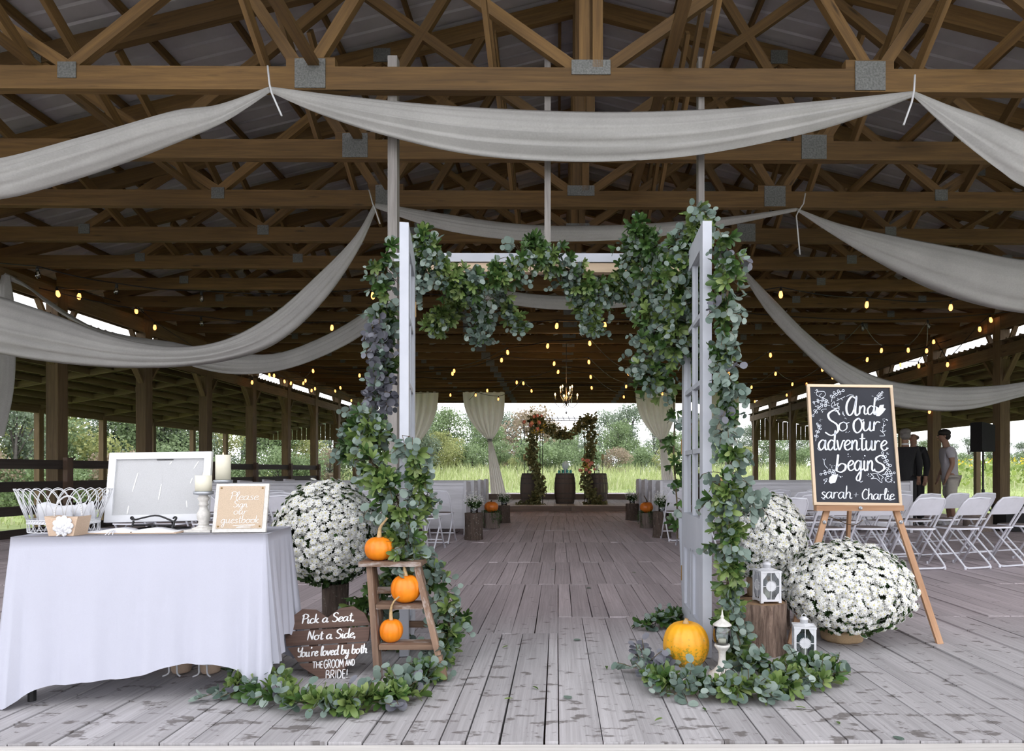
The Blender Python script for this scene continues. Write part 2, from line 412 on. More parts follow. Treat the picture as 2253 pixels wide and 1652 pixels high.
def thing(name, label, cat, loc=(0, 0, 0), rz=0.0, group=None, kind=None):
    o = bpy.data.objects.new(name, None); COL.objects.link(o)
    o.empty_display_size = 0.1
    o.location = loc; o.rotation_euler = (0, 0, rz); LOC[o.name] = tuple(loc)
    return tag(o, label, cat, group, kind)
def solo(name, mb, mats, label, cat, base, smooth=False, group=None):
    """a thing that is one mesh, origin moved to its base"""
    b = V(base); mb.v = [v - b for v in mb.v]
    o = link(name, mesh(name, mb, mats, smooth)); o.location = b
    return tag(o, label, cat, group)
def copy_tree(o, parent=None):
    c = o.copy(); COL.objects.link(c)
    if parent is not None: c.parent = parent
    for ch in list(o.children): copy_tree(ch, c)
    return c
def spline(pts, n):
    """Catmull-Rom resample of a list of tuples to n points"""
    pts = [V(p) if len(p) > 2 else V((p[0], p[1], 0)) for p in pts]
    k = len(pts); out = []
    for i in range(n):
        t = i / (n - 1) * (k - 1); a = min(int(t), k - 2); f = t - a
        p0 = pts[max(a - 1, 0)]; p1 = pts[a]; p2 = pts[a + 1]; p3 = pts[min(a + 2, k - 1)]
        out.append(0.5 * ((2 * p1) + (p2 - p0) * f + (2 * p0 - 5 * p1 + 4 * p2 - p3) * f * f + (3 * p1 - p0 - 3 * p2 + p3) * f ** 3))
    return out
ORD = ['nearest', 'second', 'third', 'fourth', 'fifth', 'sixth', 'seventh', 'eighth', 'ninth', 'tenth', 'eleventh', 'twelfth', 'thirteenth', 'fourteenth', 'fifteenth',
       'sixteenth', 'seventeenth', 'eighteenth', 'nineteenth', 'twentieth', 'twenty-first', 'twenty-second', 'twenty-third']
# ================================================================== STRUCTURE
XL, XR, XC = -8.6, 9.0, 0.27          # inner post rows, roof centre line
OXL, OXR = -13.4, 13.6                # outer post rows
YB, DY, NT_ = 5.65, 1.235, 22         # first truss, spacing, count
YEND = YB + DY * (NT_ - 1)
# ---------------- ground outside
def gz(x, y):
    r = 0.0
    if y > 30: r = min((y - 30) / 40, 1.0) * 1.15
    if x > 14: r += min((x - 14) / 60, 1) * 0.5
    return -0.45 + r
g = MB(); xs = [-120 + 6 * i for i in range(44)]; ys = [-40, -20, -5, 1, 5, 10, 15, 20, 25, 30, 34, 38, 42, 46, 50, 55, 60, 66, 72, 80, 95, 120, 150]
g.grid([[(x, y, gz(x, y)) for x in xs] for y in ys])
tag(obj('ground', g, LAWN, smooth=True), 'green lawn and meadow around the open barn', 'ground', kind='structure')
m = MB(); m.grid([[(x, y, -.44) for x in (-24, -8, 8, 24)] for y in (-30, -18, -8, -2, 2.38)])
tag(obj('bounce_forecourt', m, BOUNCE_GRAVEL), 'unseen grey ground added before the deck for neutral bounce light', 'ground', kind='structure')  # added out of view so bounced light on drapes and timbers is less green
# ---------------- deck floor of separate planks
fl = thing('floor', 'weathered grey plank deck running the length of the barn', 'floor', kind='structure')
sub = MB(); sub.box((XL - .1, 2.62, -.30), (XR + .35, YEND + .3, -.055))
obj('subfloor', sub, BLACK, fl)
planks = []
rows = [2.615, 4.36, 6.25, 7.75, 9.9, 11.9, 13.9, 15.6, 17.4, 19.8, 22.5, 25.5, 28.5, YEND + .3]
rp = random.Random(4)
for ri in range(len(rows) - 1):
    x = XL - .1
    while x < XR + .3:
        wd = rp.choice((.10, .115, .13, .145, .15, .16, .17)); j0 = rp.uniform(-.006, .006)
        y0, y1 = rows[ri], rows[ri + 1]
        if ri < 2 and x < 0 < x + wd + .05: wd = -x      # a seam runs through both front rows here
        if ri == 1 and x >= 0.0: y0 = 4.85
        if ri == 0 and x >= 0.0: y1 = 4.85
        planks.append((x, min(x + wd, XR + .35), y0, y1, rp.uniform(-.006, .004), rp.uniform(.003, .008)))
        x += wd
def seen(p):
    cx, cyy = (p[0] + p[1]) / 2, (p[2] + p[3]) / 2
    a = 0
    for yy in (p[2] + .05, cyy, p[3] - .05):
        u, v, d = proj((cx, yy, 0))
        if -10 < u < 2263 and v < 1652: a += F * F / d ** 3
    return a * (p[1] - p[0]) * (p[3] - p[2])
planks.sort(key=seen, reverse=True)
def plank_mb(mb, p):
    x0, x1, y0, y1, dz, gap = p
    g2 = gap / 2; sk = (rp.random() - .5) * .006
    mb.bar(((x0 + x1) / 2 + sk, y0 + .003, -.02 + dz), ((x0 + x1) / 2 - sk, y1 - .004, -.02 + dz + (rp.random() - .5) * .003), x1 - x0 - gap, .04)
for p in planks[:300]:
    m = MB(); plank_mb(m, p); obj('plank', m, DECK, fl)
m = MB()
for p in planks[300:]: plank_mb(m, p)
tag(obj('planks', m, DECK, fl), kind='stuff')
t = MB(); t.box((XL - .1, 2.44, -.07), (XR + .35, 2.605, -.006)); t.box((XL - .1, 2.40, -.42), (XR + .35, 2.44, -.03))
tag(obj('trim_1', t, DECKEDGE), 'pale timber sill along the front edge of the deck', 'sill', kind='structure')
# low stage at the far end
st = thing('stage', 'low plank stage under the floral arch at the far end', 'stage', (0.3, 17.4, 0), kind='structure')
x = -4.2
while x < 4.9:
    m = MB(); m.box((x, 17.42, .10), (x + .17, 21.6, .135), 1); obj('plank', m, STAGE, st, world=True); x += .178
for a, b in ((-4.2, -1.6), (-1.595, .35), (.355, 2.6), (2.605, 4.95)):
    m = MB(); m.box((a, 17.36, 0.003), (b, 17.415, .132)); obj('fascia_board', m, STAGEDARK, st, world=True)
for a, b in ((-4.4, -.62), (-.52, 1.3), (1.31, 4.9)):
    m = MB(); m.box((a, 21.62, .12), (b, 21.67, .30)); obj('back_rail', m, STAGEDARK, st, world=True)
m = MB()
for xx in (-4.2, -.57, 1.3, 4.8): m.box((xx - .03, 21.67, 0), (xx + .03, 21.75, .34), 2)
obj('rail_post', m, STAGEDARK, st, world=True)
# ---------------- roof
ce = thing('ceiling', 'pitched barn roof of ribbed grey metal sheets on purlins', 'roof', kind='structure')
ZC0, ZC1 = 4.16, 4.35
PITCH = .25
HALF = (XR - XL) / 2 + .35
ZR = 4.36 + PITCH * (XR - XL) / 2       # underside of roof at ridge
def zroof(x): return ZR - PITCH * abs(x - XC)
pw = .90
def panel(sgn):
    mb = MB(); rows_ = []
    prof = []
    for k in range(4):
        y0 = k * pw / 4
        prof += [(y0, 0), (y0 + .165, 0), (y0 + .18, .022), (y0 + .21, .022)]
    prof.append((pw + .02, 0))
    rows_ = [[(sgn * d, y, ZR + .20 - PITCH * d + z) for y, z in prof] for d in (0.0, HALF / 2, HALF + .25)]
    return mb.grid(rows_)
pm = {s: mesh('metal_panel', panel(s), METAL) for s in (-1, 1)}
y = 1.9  # front overhang, out of view, lengthened to darken the nearest trusses
while y < YEND + .3:
    for s in (-1, 1):
        o = link('metal_panel', pm[s], ce); o.location = (XC, y, 0)
    y += pw
for s in (-1, 1):
    d = .25
    while d < HALF + .1:
        m = MB(); m.box((XC + s * d - .02, 1.9, ZR + .105 - PITCH * d), (XC + s * d + .02, YEND + .3, ZR + .192 - PITCH * d), 1)
        obj('purlin', m, TRUSS, ce); d += .86
m = MB(); m.box((XC - .02, 1.9, ZR + .03), (XC + .02, YEND + .3, ZR + .19), 1); obj('ridge_board', m, TRUSS, ce)
for s in (-1, 1):
    xe = XC + s * (HALF + .1); ze = ZR + .2 - PITCH * (HALF + .1)
    m = MB(); m.box((xe - .02, 1.9, ze - .30), (xe + .02, YEND + .3, ze - .01), 1); obj('fascia', m, TRUSS, ce)
for X in (-4.3, -2.0, .9, 3.5, 5.6):
    m = MB(); m.box((X - .045, 4.6, ZC1 + .002), (X + .045, YEND, ZC1 + .04), 1); obj('runner', m, TRUSS, ce)
for i in range(0, 12):
    for X in (-5.9, -4.35, -2.42, -.55, 1.22, 3.0, 4.85, 6.4):
        Y0 = YB + DY * i; top = zroof(X) - .12
        m = MB(); m.bar((X, Y0 + .05, ZC1 + .02), (X + .1 * (1 if X > XC else -1), Y0 - DY + .06, min(top, ZC1 + 1.15)), .12, .04, (1, 0, 0))
        obj('brace', m, TRUSS, ce)
# gable drop board at far end, with the light showing under the ribs
# ---------------- trusses
def truss_parts():
    P = []
    hw = (XR - XL) / 2 - .02
    def part(nm, p0, p1, w_, h_, mat, dy=0.0):
        mb = MB(); mb.bar((p0[0], dy, p0[1]), (p1[0], dy, p1[1]), w_, h_, (0, 0, 1)); P.append((nm, mesh(nm, mb, mat)))
    zc = (ZC0 + ZC1) / 2
    for a, b in ((-hw - .1, -2.3), (-2.3, 2.3), (2.3, hw + .1)): part('bottom_chord', (a, zc), (b, zc), .085, ZC1 - ZC0, TRUSS)
    for s in (-1, 1): part('top_chord', (s * (hw + .1), ZR - PITCH * (hw + .1) + .0), (0, ZR + .0), .085, .19, TRUSS, .001)
    zt = lambda d: ZR - PITCH * d
    part('king_post', (-.055, ZC1), (-.055, ZR), .085, .10, TRUSS, .002); part('king_post', (.055, ZC1), (.055, ZR), .085, .10, TRUSS, -.002)
    for s in (-1, 1):
        for (a, za, b, zb) in ((.12, ZC1, 2.35, zt(2.35) - .05), (2.35, zt(2.35) - .05, 4.28, ZC1), (4.28, ZC1, 5.5, zt(5.5) - .05), (5.5, zt(5.5) - .05, 6.7, ZC1),
                              (1.15, zt(1.15) - .05, 2.30, ZC1), (3.3, zt(3.3) - .05, 2.40, ZC1)):
            part('web', (s * a, za), (s * b, zb), .07, .095, TRUSS, .004)
    def plate(d, z, w_, h_):
        mb = MB(); mb.box((d - w_ / 2, -.052, z - h_ / 2), (d + w_ / 2, -.044, z + h_ / 2)); P.append(('nail_plate', mesh('nail_plate', mb, PLATE)))
    plate(0.0, ZC1 - .0, .32, .12)
    for s in (-1, 1):
        plate(s * 4.28, ZC1 - .04, .15, .13); plate(s * 2.3, ZC1 - .06, .25, .24); plate(s * 6.7, ZC1 - .03, .15, .13)
        plate(s * 2.35, zt(2.35) - .03, .2, .16); plate(s * 5.5, zt(5.5) - .03, .16, .15)
        mb = MB(); mb.box((s * 2.3 - .2, -.04, ZC1), (s * 2.3 + .2, .04, ZC1 + .075)); P.append(('splice_block', mesh('splice_block', mb, TRUSS)))
    return P
TP = truss_parts()
for i in range(NT_):
    ex = {0: ' that carries the largest white drape', 2: ' that carries the second drape', 4: ' that carries the third drape'}.get(i, ' counted from the entrance')
    tr = thing('roof_truss', '%s timber roof truss%s' % (ORD[i] if i < NT_ - 1 else 'farthest', ex if i < NT_ - 1 else ' above the bright far opening'), 'truss', (XC, YB + DY * i, 0), 0, 'timber roof trusses')
    for nm, me in TP: link(nm, me, tr)
# ---------------- side beams, posts, lean-to roofs
for s, X, OX, nm in ((-1, XL, OXL, 'left'), (1, XR, OXR, 'right')):
    b = thing('trim_%d' % (2 if s < 0 else 3), 'long timber beams under the truss ends along the %s aisle' % nm, 'beam', (X, 4.3, 0), kind='structure')
    for dx in (-.07, .07):
        y = 4.3
        while y < YEND:
            y2 = min(y + 4.9, YEND + .1)
            m = MB(); m.box((X + dx - .022, y, 3.88), (X + dx + .022, y2 - .01, 4.155), 1); obj('beam', m, POST, b, world=True)
            m = MB(); m.box((X + dx - .022, y, 3.32), (X + dx + .022, y2 - .01, 3.56), 1); obj('ledger', m, POST, b, world=True)
            y = y2
    rf = thing('ceiling', 'low lean-to roof over the %s side aisle' % nm, 'roof', (X, 4.3, 0), kind='structure')
    z0, z1 = 3.63, 2.80
    def zl(x): return z0 + (z1 - z0) * (x - X) / (OX - X)
    k = 0; y = 4.3
    while y < YEND + .2:
        prof = []
        for q in range(6): prof += [(y + q * .2, 0), (y + q * .2 + .14, 0), (y + q * .2 + .155, .03), (y + q * .2 + .185, .03)]
        prof.append((y + 1.2, 0)); m = MB(); m.grid([[(xx, yy, zl(xx) + zz) for yy, zz in prof] for xx in (X - s * .12, OX + s * .35)]); obj('metal_panel', m, SHEDROOF, rf, world=True); y += 1.2
    n = 9
    for j in range(n):
        xx = X + (OX - X) * (j + .4) / n
        m = MB(); m.box((xx - .02, 4.3, zl(xx) - .15), (xx + .02, YEND + .2, zl(xx) - .005), 1); obj('purlin', m, SHEDROOF, rf, world=True)
    m = MB(); m.box((OX - .06, 4.3, z1 - .28), (OX + .06, YEND + .2, z1 - .05), 1); obj('eave_beam', m, POST, rf, world=True)
    # rafters
    pb = [b0 for b0 in range(13)]
    ip = 0
    for j in pb:
        Y = (1.9 if s < 0 else 1.45) + 2.47 * j
        if Y < 4.2 or Y > YEND + .3: continue
        po = thing('barn_post', '%s inner timber post with knee braces on the %s side of the barn' % (ORD[ip], nm), 'post', (X, Y, 0), 0, 'inner posts on the %s' % nm); ip += 1
        m = MB(); m.box((X - .10, Y - .12, -.4), (X + .10, Y + .12, 4.15), 2); obj('post', m, POST, po, world=True)
        for q in (-1, 1):
            m = MB(); m.bar((X - .0, Y + q * .10, 2.85), (X, Y + q * .72, 3.60), .05, .11, (1, 0, 0)); obj('knee_brace', m, POST, po, world=True)
            m = MB(); m.bar((X - .0, Y + q * .10, 3.30), (X, Y + q * .45, 3.9), .05, .09, (1, 0, 0)); obj('knee_brace', m, POST, po, world=True)
    ip = 0
    for j in pb:
        Y = (2.9 if s < 0 else 2.3) + 2.47 * j
        if Y < 8 or Y > YEND + .3: continue
        m = MB(); m.box((OX - .07, Y - .08, -.5), (OX + .07, Y + .08, z1 - .2), 2)
        solo('barn_post', m, POST, '%s outer eave post along the %s side of the barn' % (ORD[ip], nm), 'post', (OX, Y, -.5), group='outer posts on the %s' % nm); ip += 1
        m = MB(); m.bar((X, Y, z0 - .1), (OX, Y, z1 - .1), .045, .14); obj('rafter', m, SHEDROOF, rf, world=True)
    # slatted gable of the lean-to at the far end
    wl = thing('wall_%s' % nm, 'vertical board gable closing the far %s lean-to' % nm, 'wall', (X, YEND + .1, 0), kind='structure')
    q = 0
    while q < 22:
        xx = X + (OX - X) * (q + .5) / 22
        m = MB(); m.box((xx - .095, YEND + .1, 2.45), (xx + .095, YEND + .13, zl(xx) - .05), 2); obj('board', m, POST, wl, world=True); q += 1
# ---------------- plank fence along the left post row
fe = thing('fence', 'dark plank rail fence along the left posts behind the table', 'fence', (XL + .22, 10, 0))
fx = XL + .2; fy = [7.0, 9.4, 11.68, 14.15, 16.6, 18.9, 21.35, 23.85]
for a, b2 in zip(fy[:-1], fy[1:]):
    for zz in (1.14, .79, .41, .05):
        m = MB(); m.box((fx - .02, a, zz - .075 + R.uniform(-.01, .01)), (fx + .02, b2 - .01, zz + .075), 1); obj('rail', m, FENCE, fe, world=True)
for Y in fy[1:]:
    m = MB(); m.box((fx + .02, Y - .07, 0), (fx + .10, Y + .07, 1.26), 2); obj('fence_post', m, FENCEPOST, fe, world=True)
# ================================================================== BACKGROUND
HAZE = .014
def leafcard(mb, p, r, rnd):
    a = V((rnd.gauss(0, 1), rnd.gauss(0, 1), rnd.gauss(0, 1))).normalized(); b = a.orthogonal().normalized()
    c = a.cross(b); k = len(mb.v); e = rnd.uniform(.5, 1)
    mb.v += [p + b * r, p + c * r * e, p - b * r * .9, p - c * r * e]
    mb.face((k, k + 1, k + 2, k + 3))
def tree_meshes(seed, h, wd, n, leaf, mat, low=.12, blobs=16):
    rn = random.Random(seed); tk = MB(); cr = MB()
    lean = rn.uniform(-.3, .3)
    tk.tube([(0, 0, -.6), (lean * .3, 0, h * .35), (lean, .1, h * .8)], [h * .022, h * .017, h * .006], 6)
    B = []
    for i in range(blobs):
        z = h * rn.uniform(low, .95); rr = wd * (1 - abs(z / h - .5) ** 2 * 2.2) * .5
        a = rn.uniform(0, 2 * PI); q = rr * math.sqrt(rn.random())
        c = V((math.cos(a) * q + lean * .5, math.sin(a) * q, z)); r = wd * rn.uniform(.16, .27); B.append((c, r))
        if i % 2 == 0: tk.tube([(lean * .3, 0, z * .55), tuple(c * .6 + V((lean * .1, 0, z * .3))), tuple(c)], [h * .009, h * .006, .01], 5)
    B.append((V((lean, 0, h * .9)), wd * .16))
    tot = sum(r * r for _, r in B)
    for c, r in B:
        for _ in range(int(n * r * r / tot)):
            d = V((rn.gauss(0, 1), rn.gauss(0, 1), rn.gauss(0, 1))).normalized() * r * (rn.uniform(.45, 1.08))
            d.z *= .8
            leafcard(cr, c + d, leaf * rn.uniform(.6, 1.25), rn)
    return mesh('trunk', tk, TRUNK, True), mesh('crown', cr, mat)
TM = {'green': tree_meshes(1, 8.5, 6.5, 7500, .13, TREE1, .1, 26), 'grey': tree_meshes(2, 9.0, 6.0, 7500, .13, TREE2, .1, 26), 'tall': tree_meshes(3, 11, 6.0, 8000, .14, TREE2, .1, 30),
      'yellow': tree_meshes(4, 6.0, 5.0, 5500, .11, TREE3, .08, 20), 'rusty': tree_meshes(5, 4.0, 4.2, 3500, .11, TREE4, .05), 'bush': tree_meshes(6, 3.2, 4.5, 4000, .10, TREE1, .02)}
DESC = {'green': 'green leafy tree', 'grey': 'hazy grey-green tree', 'tall': 'tall grey-green tree', 'yellow': 'yellow-green young tree', 'rusty': 'low rusty shrub', 'bush': 'low green bush'}
FOREST = {}
def tree(kind, x, y, sc, where, group):
    o = thing('tree' if kind not in ('rusty', 'bush') else 'shrub', DESC[kind] + ' ' + where, 'tree' if kind not in ('rusty', 'bush') else 'shrub', (x, y, gz(x, y)), R.uniform(0, 6.28), group)
    o.scale = (sc * R.uniform(.92, 1.1), sc, sc * R.uniform(.94, 1.06))
    link('trunk', TM[kind][0], o); link('crown', TM[kind][1], o); FOREST.setdefault(group, []).append((proj((x, y, 0))[0], o))
rt = random.Random(21)
# far line seen through the end opening: (pixel x of stem, distance, height reached in pixels)
for kind, px, Y, topy in (('grey', 935, 84, 905), ('green', 985, 80, 900), ('tall', 1040, 86, 905), ('green', 1075, 74, 925), ('grey', 1110, 88, 915), ('rusty', 1155, 84, 915),
                          ('tall', 1200, 96, 935), ('green', 1240, 90, 945), ('grey', 1270, 96, 940), ('grey', 1335, 84, 915), ('tall', 1385, 80, 898), ('green', 1360, 76, 935), ('grey', 1440, 90, 930),
                          ('green', 1475, 82, 955), ('grey', 1520, 92, 945), ('green', 1570, 94, 955), ('grey', 1610, 98, 950),
                          ('tall', 1660, 98, 940), ('green', 1700, 96, 955), ('grey', 1745, 100, 960), ('green', 1785, 98, 958), ('grey', 1980, 92, 962), ('green', 2030, 94, 972),
                          ('grey', 2080, 98, 972), ('tall', 2130, 98, 968), ('green', 2180, 92, 985), ('grey', 2215, 88, 975), ('tall', 2255, 86, 970), ('green', 2300, 84, 975)):
    p = at(px, topy, Y); hh = {'green': 8.5, 'grey': 9, 'tall': 11, 'yellow': 6, 'rusty': 4, 'bush': 3.2}[kind]
    tree(kind, p.x, Y, (p.z - gz(p.x, Y)) / hh / .97, 'in the far tree line beyond the meadow', 'far tree line, ' + kind)
for kind, px, Y, topy in (('yellow', 965, 62, 950), ('yellow', 1005, 66, 965), ('bush', 1040, 64, 985), ('green', 1100, 66, 968), ('yellow', 1150, 64, 985), ('bush', 1210, 62, 980), ('green', 1245, 66, 965),
                          ('bush', 1300, 62, 985), ('rusty', 1355, 60, 990), ('yellow', 1470, 60, 985), ('bush', 1410, 64, 988), ('bush', 1180, 60, 975), ('bush', 1530, 62, 990), ('bush', 1590, 66, 985), ('yellow', 1640, 70, 985),
                          ('bush', 1720, 72, 995), ('bush', 1770, 72, 992), ('bush', 2010, 74, 1000), ('bush', 2120, 74, 1000), ('bush', 2235, 70, 1000), ('bush', 1925, 80, 985)):
    p = at(px, topy, Y); hh = {'green': 8.5, 'grey': 9, 'tall': 11, 'yellow': 6, 'rusty': 4, 'bush': 3.2}[kind]
    tree(kind, p.x, Y, (p.z - gz(p.x, Y)) / hh / .97, 'in front of the far tree line', 'hedge before the far trees, ' + kind)
# nearer wood to the left of the barn
kinds = ['green', 'grey', 'yellow', 'tall', 'green', 'yellow', 'grey', 'green']
i = 0
for px in range(-150, 960, 62):
    Y = 27 + 34 * max(0, px) / 900 + rt.uniform(-2, 2); topy = rt.uniform(885, 925) if px < 450 else rt.uniform(905, 945)
    k = kinds[i % 8]; i += 1
    p = at(px + rt.uniform(-15, 15), topy, Y); hh = {'green': 8.5, 'grey': 9, 'tall': 11, 'yellow': 6}[k]
    tree(k, p.x, Y, (p.z + .45) / hh / .97, 'in the wood beyond the left fence', 'wood beyond the left fence, ' + k)
for px in range(-100, 900, 70):
    Y = 24 + 26 * max(0, px) / 900 + rt.uniform(-2, 2); topy = rt.uniform(990, 1035)
    k = rt.choice(('bush', 'bush', 'rusty', 'bush'))
    p = at(px + rt.uniform(-15, 15), topy, Y); hh = {'bush': 3.2, 'rusty': 4}[k]
    tree(k, p.x, Y, (p.z + .45) / hh / .97, 'at the edge of the left wood', 'undergrowth by the left wood, ' + k)
for lst in FOREST.values():
    lst.sort(key=lambda t_: t_[0])
    for k, (_, o) in enumerate(lst):
        if len(lst) > 1: o['label'] += ', %s such from left' % (['first'] + ORD[1:])[k]
# meadow of tall grass beyond the far end
m = MB(); rg = random.Random(9)
def blade(mb, x, y, h, wd, rnd):
    a = rnd.uniform(0, 2 * PI); d = V((math.cos(a), math.sin(a), 0)); s = d.cross(V((0, 0, 1))); z = gz(x, y); b = len(mb.v); le = rnd.uniform(.15, .55) * h
    p0 = V((x, y, z - .05)); p1 = p0 + V((0, 0, h * .6)) + d * le * .3; p2 = p0 + V((0, 0, h * rnd.uniform(.75, 1))) + d * le
    mb.v += [p0 - s * wd, p0 + s * wd, p1 + s * wd * .8, p1 - s * wd * .8, p2]
    mb.face((b, b + 1, b + 2, b + 3)); mb.face((b + 3, b + 2, b + 4))
for _ in range(19000):
    y = 40 + 24 * rg.random() ** .8; x = rg.uniform(-16, 34) * y / 50
    blade(m, x, y, rg.uniform(.6, 1.9) * (.5 + .5 * (y - 40) / 24), rg.uniform(.015, .035), rg)
for _ in range(5000):
    y = rg.uniform(33, 44); x = rg.uniform(-12, 36); blade(m, x, y, rg.uniform(.1, .3), .016, rg)
for _ in range(3500):
    y = rg.uniform(14, 34); x = rg.uniform(14.5, 36); blade(m, x, y, rg.uniform(.15, .45), .025, rg)
for _ in range(3500):
    y = rg.uniform(12, 32); x = rg.uniform(-30, -14); blade(m, x, y, rg.uniform(.1, .35), .025, rg)
tag(obj('meadow_grass', m, REED), 'pale green tall meadow grass outside the barn', 'grass', kind='stuff')
m = MB()
for _ in range(5200):
    y = rg.uniform(38, 62); x = rg.uniform(22, 62); z = gz(x, y)
    leafcard(m, V((x, y, z + rg.uniform(.3, 1.45))), rg.uniform(.10, .2), rg)
for _ in range(700):
    y = rg.uniform(38, 62); x = rg.uniform(22, 62); z = gz(x, y); k = len(m.f)
    leafcard(m, V((x, y, z + rg.uniform(1.35, 1.6))), .09, rg); m.mi[k] = 1
tag(obj('flower_field', m, [FLOW, YELL]), 'yellow flowering crop field on the right', 'crop', kind='stuff')
# ---------------- damp haze over the fields beyond the barn
hz = NT('field_haze'); hz.t.nodes.remove(hz.b); sc_ = hz.n('ShaderNodeVolumeScatter'); sc_.inputs['Density'].default_value = HAZE; sc_.inputs['Color'].default_value = (.93, .96, 1, 1)
hz.l(sc_.outputs[0], hz.out.inputs['Volume'])
m = MB(); m.box((-150, 36, -.6), (160, 150, 30)); tag(obj('haze', m, hz.m), 'pale damp haze over the far meadow and tree line', 'haze', kind='stuff')
# ================================================================== DOORS, STUDS, HEADER
def door(name, label, p_front, p_back, seed, brace_side):
    """old half-glazed door standing edge-on; local x runs from the near edge to the far edge"""
    rn = random.Random(seed)
    pf = V((p_front[0], p_front[1], 0)); d = V((p_back[0], p_back[1], 0)) - pf; W = d.length; rz = math.atan2(d.y, d.x)
    o = thing(name, label, 'door', pf, rz)
    T = .05; Ht = 2.42
    def part(nm, x0, x1, z0, z1, t=T, ax=0, mat=DOORW):
        mb = MB(); mb.box((x0, -t / 2, z0), (x1, t / 2, z1), ax); return obj(nm, mb, mat, o)
    part('stile', 0, .10, .006, Ht, T, 2); part('stile', W - .10, W, .006, Ht, T, 2)
    part('rail', .10, W - .10, 2.29, Ht); part('rail', .10, W - .10, .56, .765); part('rail', .10, W - .10, .006, .15)
    part('mullion', W / 2 - .035, W / 2 + .035, .15, .56, T * .9, 2)
    for a, b in ((.10, W / 2 - .035), (W / 2 + .035, W - .10)):
        pn = part('panel', a, b, .15, .56, .018)
        mb = MB()
        for s in (-1, 1):
            y0 = s * .016
            for q in ((a, a + .02, .15, .56), (b - .02, b, .15, .56)): mb.box((q[0], y0 - .008, q[2]), (q[1], y0 + .008, q[3]), 2)
            for q in ((a, b, .15, .17), (a, b, .54, .56)): mb.box((q[0], y0 - .008, q[2]), (q[1], y0 + .008, q[3]), 0)
        obj('moulding', mb, DOORW, pn)
    rowsz = [.765, 1.155, 1.545, 1.93, 2.29]
    part('muntin', W / 2 - .014, W / 2 + .014, .765, 2.29, .036, 2)
    for z in rowsz[1:-1]: part('muntin', .10, W - .10, z - .014, z + .014, .036)
    for i in range(4):
        for a, b in ((.10, W / 2 - .014), (W / 2 + .014, W - .10)): part('pane', a, b, rowsz[i] + (.014 if i else 0), rowsz[i + 1] - (.014 if i < 3 else 0), .004, 0, GLASS)
    mb = MB(); mb.tube([(.06, -.028, .98), (.06, -.06, .98)], [.012, .012], 8); mb.ball((.06, -.075, .98), .028, 8, 6); obj('knob', mb, BRASS, o, True)
    for z in (.35, 1.2, 2.1):
        mb = MB(); mb.box((W - .005, -.03, z - .05), (W + .012, .03, z + .05), 2); obj('hinge', mb, BRASS, o)
    mb = MB(); mb.bar((W + .02, 0, .72), (W + .16, brace_side * .05, .008), .09, .025, (1, 0, 0)); obj('brace', mb, DOORW, o)
    return o
door('door', 'old white half-glazed door standing left of the aisle', at(889, 900, 3.80), (-.965, 4.50), 1, 1)
pR = gr(1556, 1449); door('door', 'old white half-glazed door standing right of the aisle', (pR.x, pR.y), (.86, 4.60), 2, -1)
fr = thing('door_frame', 'grey studs and white header hung from the nearest truss above the doors', 'frame', (0, 5.72, 0))
for px, w_, z0 in ((866, .078, 0.0), (1205, .052, 2.80), (1541, .05, 0.0)):
    x = at(px, 500, 5.745).x
    m = MB(); m.box((x - w_ / 2, 5.70, z0), (x + w_ / 2, 5.79, 4.5), 2); obj('stud', m, GREYPOST, fr, world=True)
p0 = at(872, 572, 5.68); p1 = at(1541, 572, 5.68)
m = MB(); m.box((p0.x, 5.60, p0.z - .035), (p1.x, 5.695, p0.z + .035)); obj('header', m, DOORW, fr, world=True)
m = MB(); m.box((p0.x + .1, 5.62, p0.z - .115), (p1.x - .1, 5.695, p0.z - .04)); obj('header_board', m, FRAMEW, fr, world=True)
# ================================================================== DRAPES
def drape(label, top, bot, Y, seed, ties=(), n=56, folds=5, group='muslin drapes'):
    rn = random.Random(seed); tp = spline(top, n); bp = spline(bot, n); rows_ = []
    ph = rn.random() * 6
    for i in range(n):
        a = at(tp[i].x, tp[i].y, Y); b = at(bp[i].x, bp[i].y, Y); th = (a - b).length; row = []
        mF, mB = 16, 6
        for j in range(mF):
            v = j / (mF - 1); q = a.lerp(b, v)
            fold = .5 * math.sin(2 * PI * folds * v + ph + 1.2 * math.sin(i / n * 5)) + .35 * math.sin(2 * PI * (folds * 1.9) * v + i / n * 7 + ph)
            row.append(q + V((0, -th * .30 * math.sin(PI * v) - .075 * th * fold * (1.3 if v > .45 else .5), 0)))
        for j in range(1, mB):
            v = 1 - j / mB; q = a.lerp(b, v); row.append(q + V((0, th * .18 * math.sin(PI * v) + .004, .0)))
        rows_.append(row)
    mb = MB(); mb.grid(rows_, True)
    base = V((0, Y, min(p.z for r in rows_ for p in r)))
    c = (rows_[n // 2][8]); base.x = c.x
    o = thing('drape', label, 'drape', base, 0, group)
    obj('cloth', mb, MUSLIN, o, True, True)
    for pts in ties:
        m2 = MB(); m2.tube([tuple(at(x, y, Y - .065 - .02 * k)) for k, (x, y) in enumerate(pts)], .008, 6); obj('tie', m2, WHITEP, o, True, True)
    return o
drape('largest white muslin drape, swagged between the two ties of the nearest truss', [(592, 190), (760, 212), (1000, 234), (1300, 246), (1560, 240), (1800, 222), (2010, 200)],
      [(594, 203), (700, 250), (850, 300), (1050, 345), (1290, 360), (1520, 346), (1750, 300), (1900, 255), (2010, 213)], 5.53, 1, ([(589, 145), (593, 185), (598, 205), (620, 255)], [(2013, 165), (2011, 200), (2006, 225), (1988, 275)]))
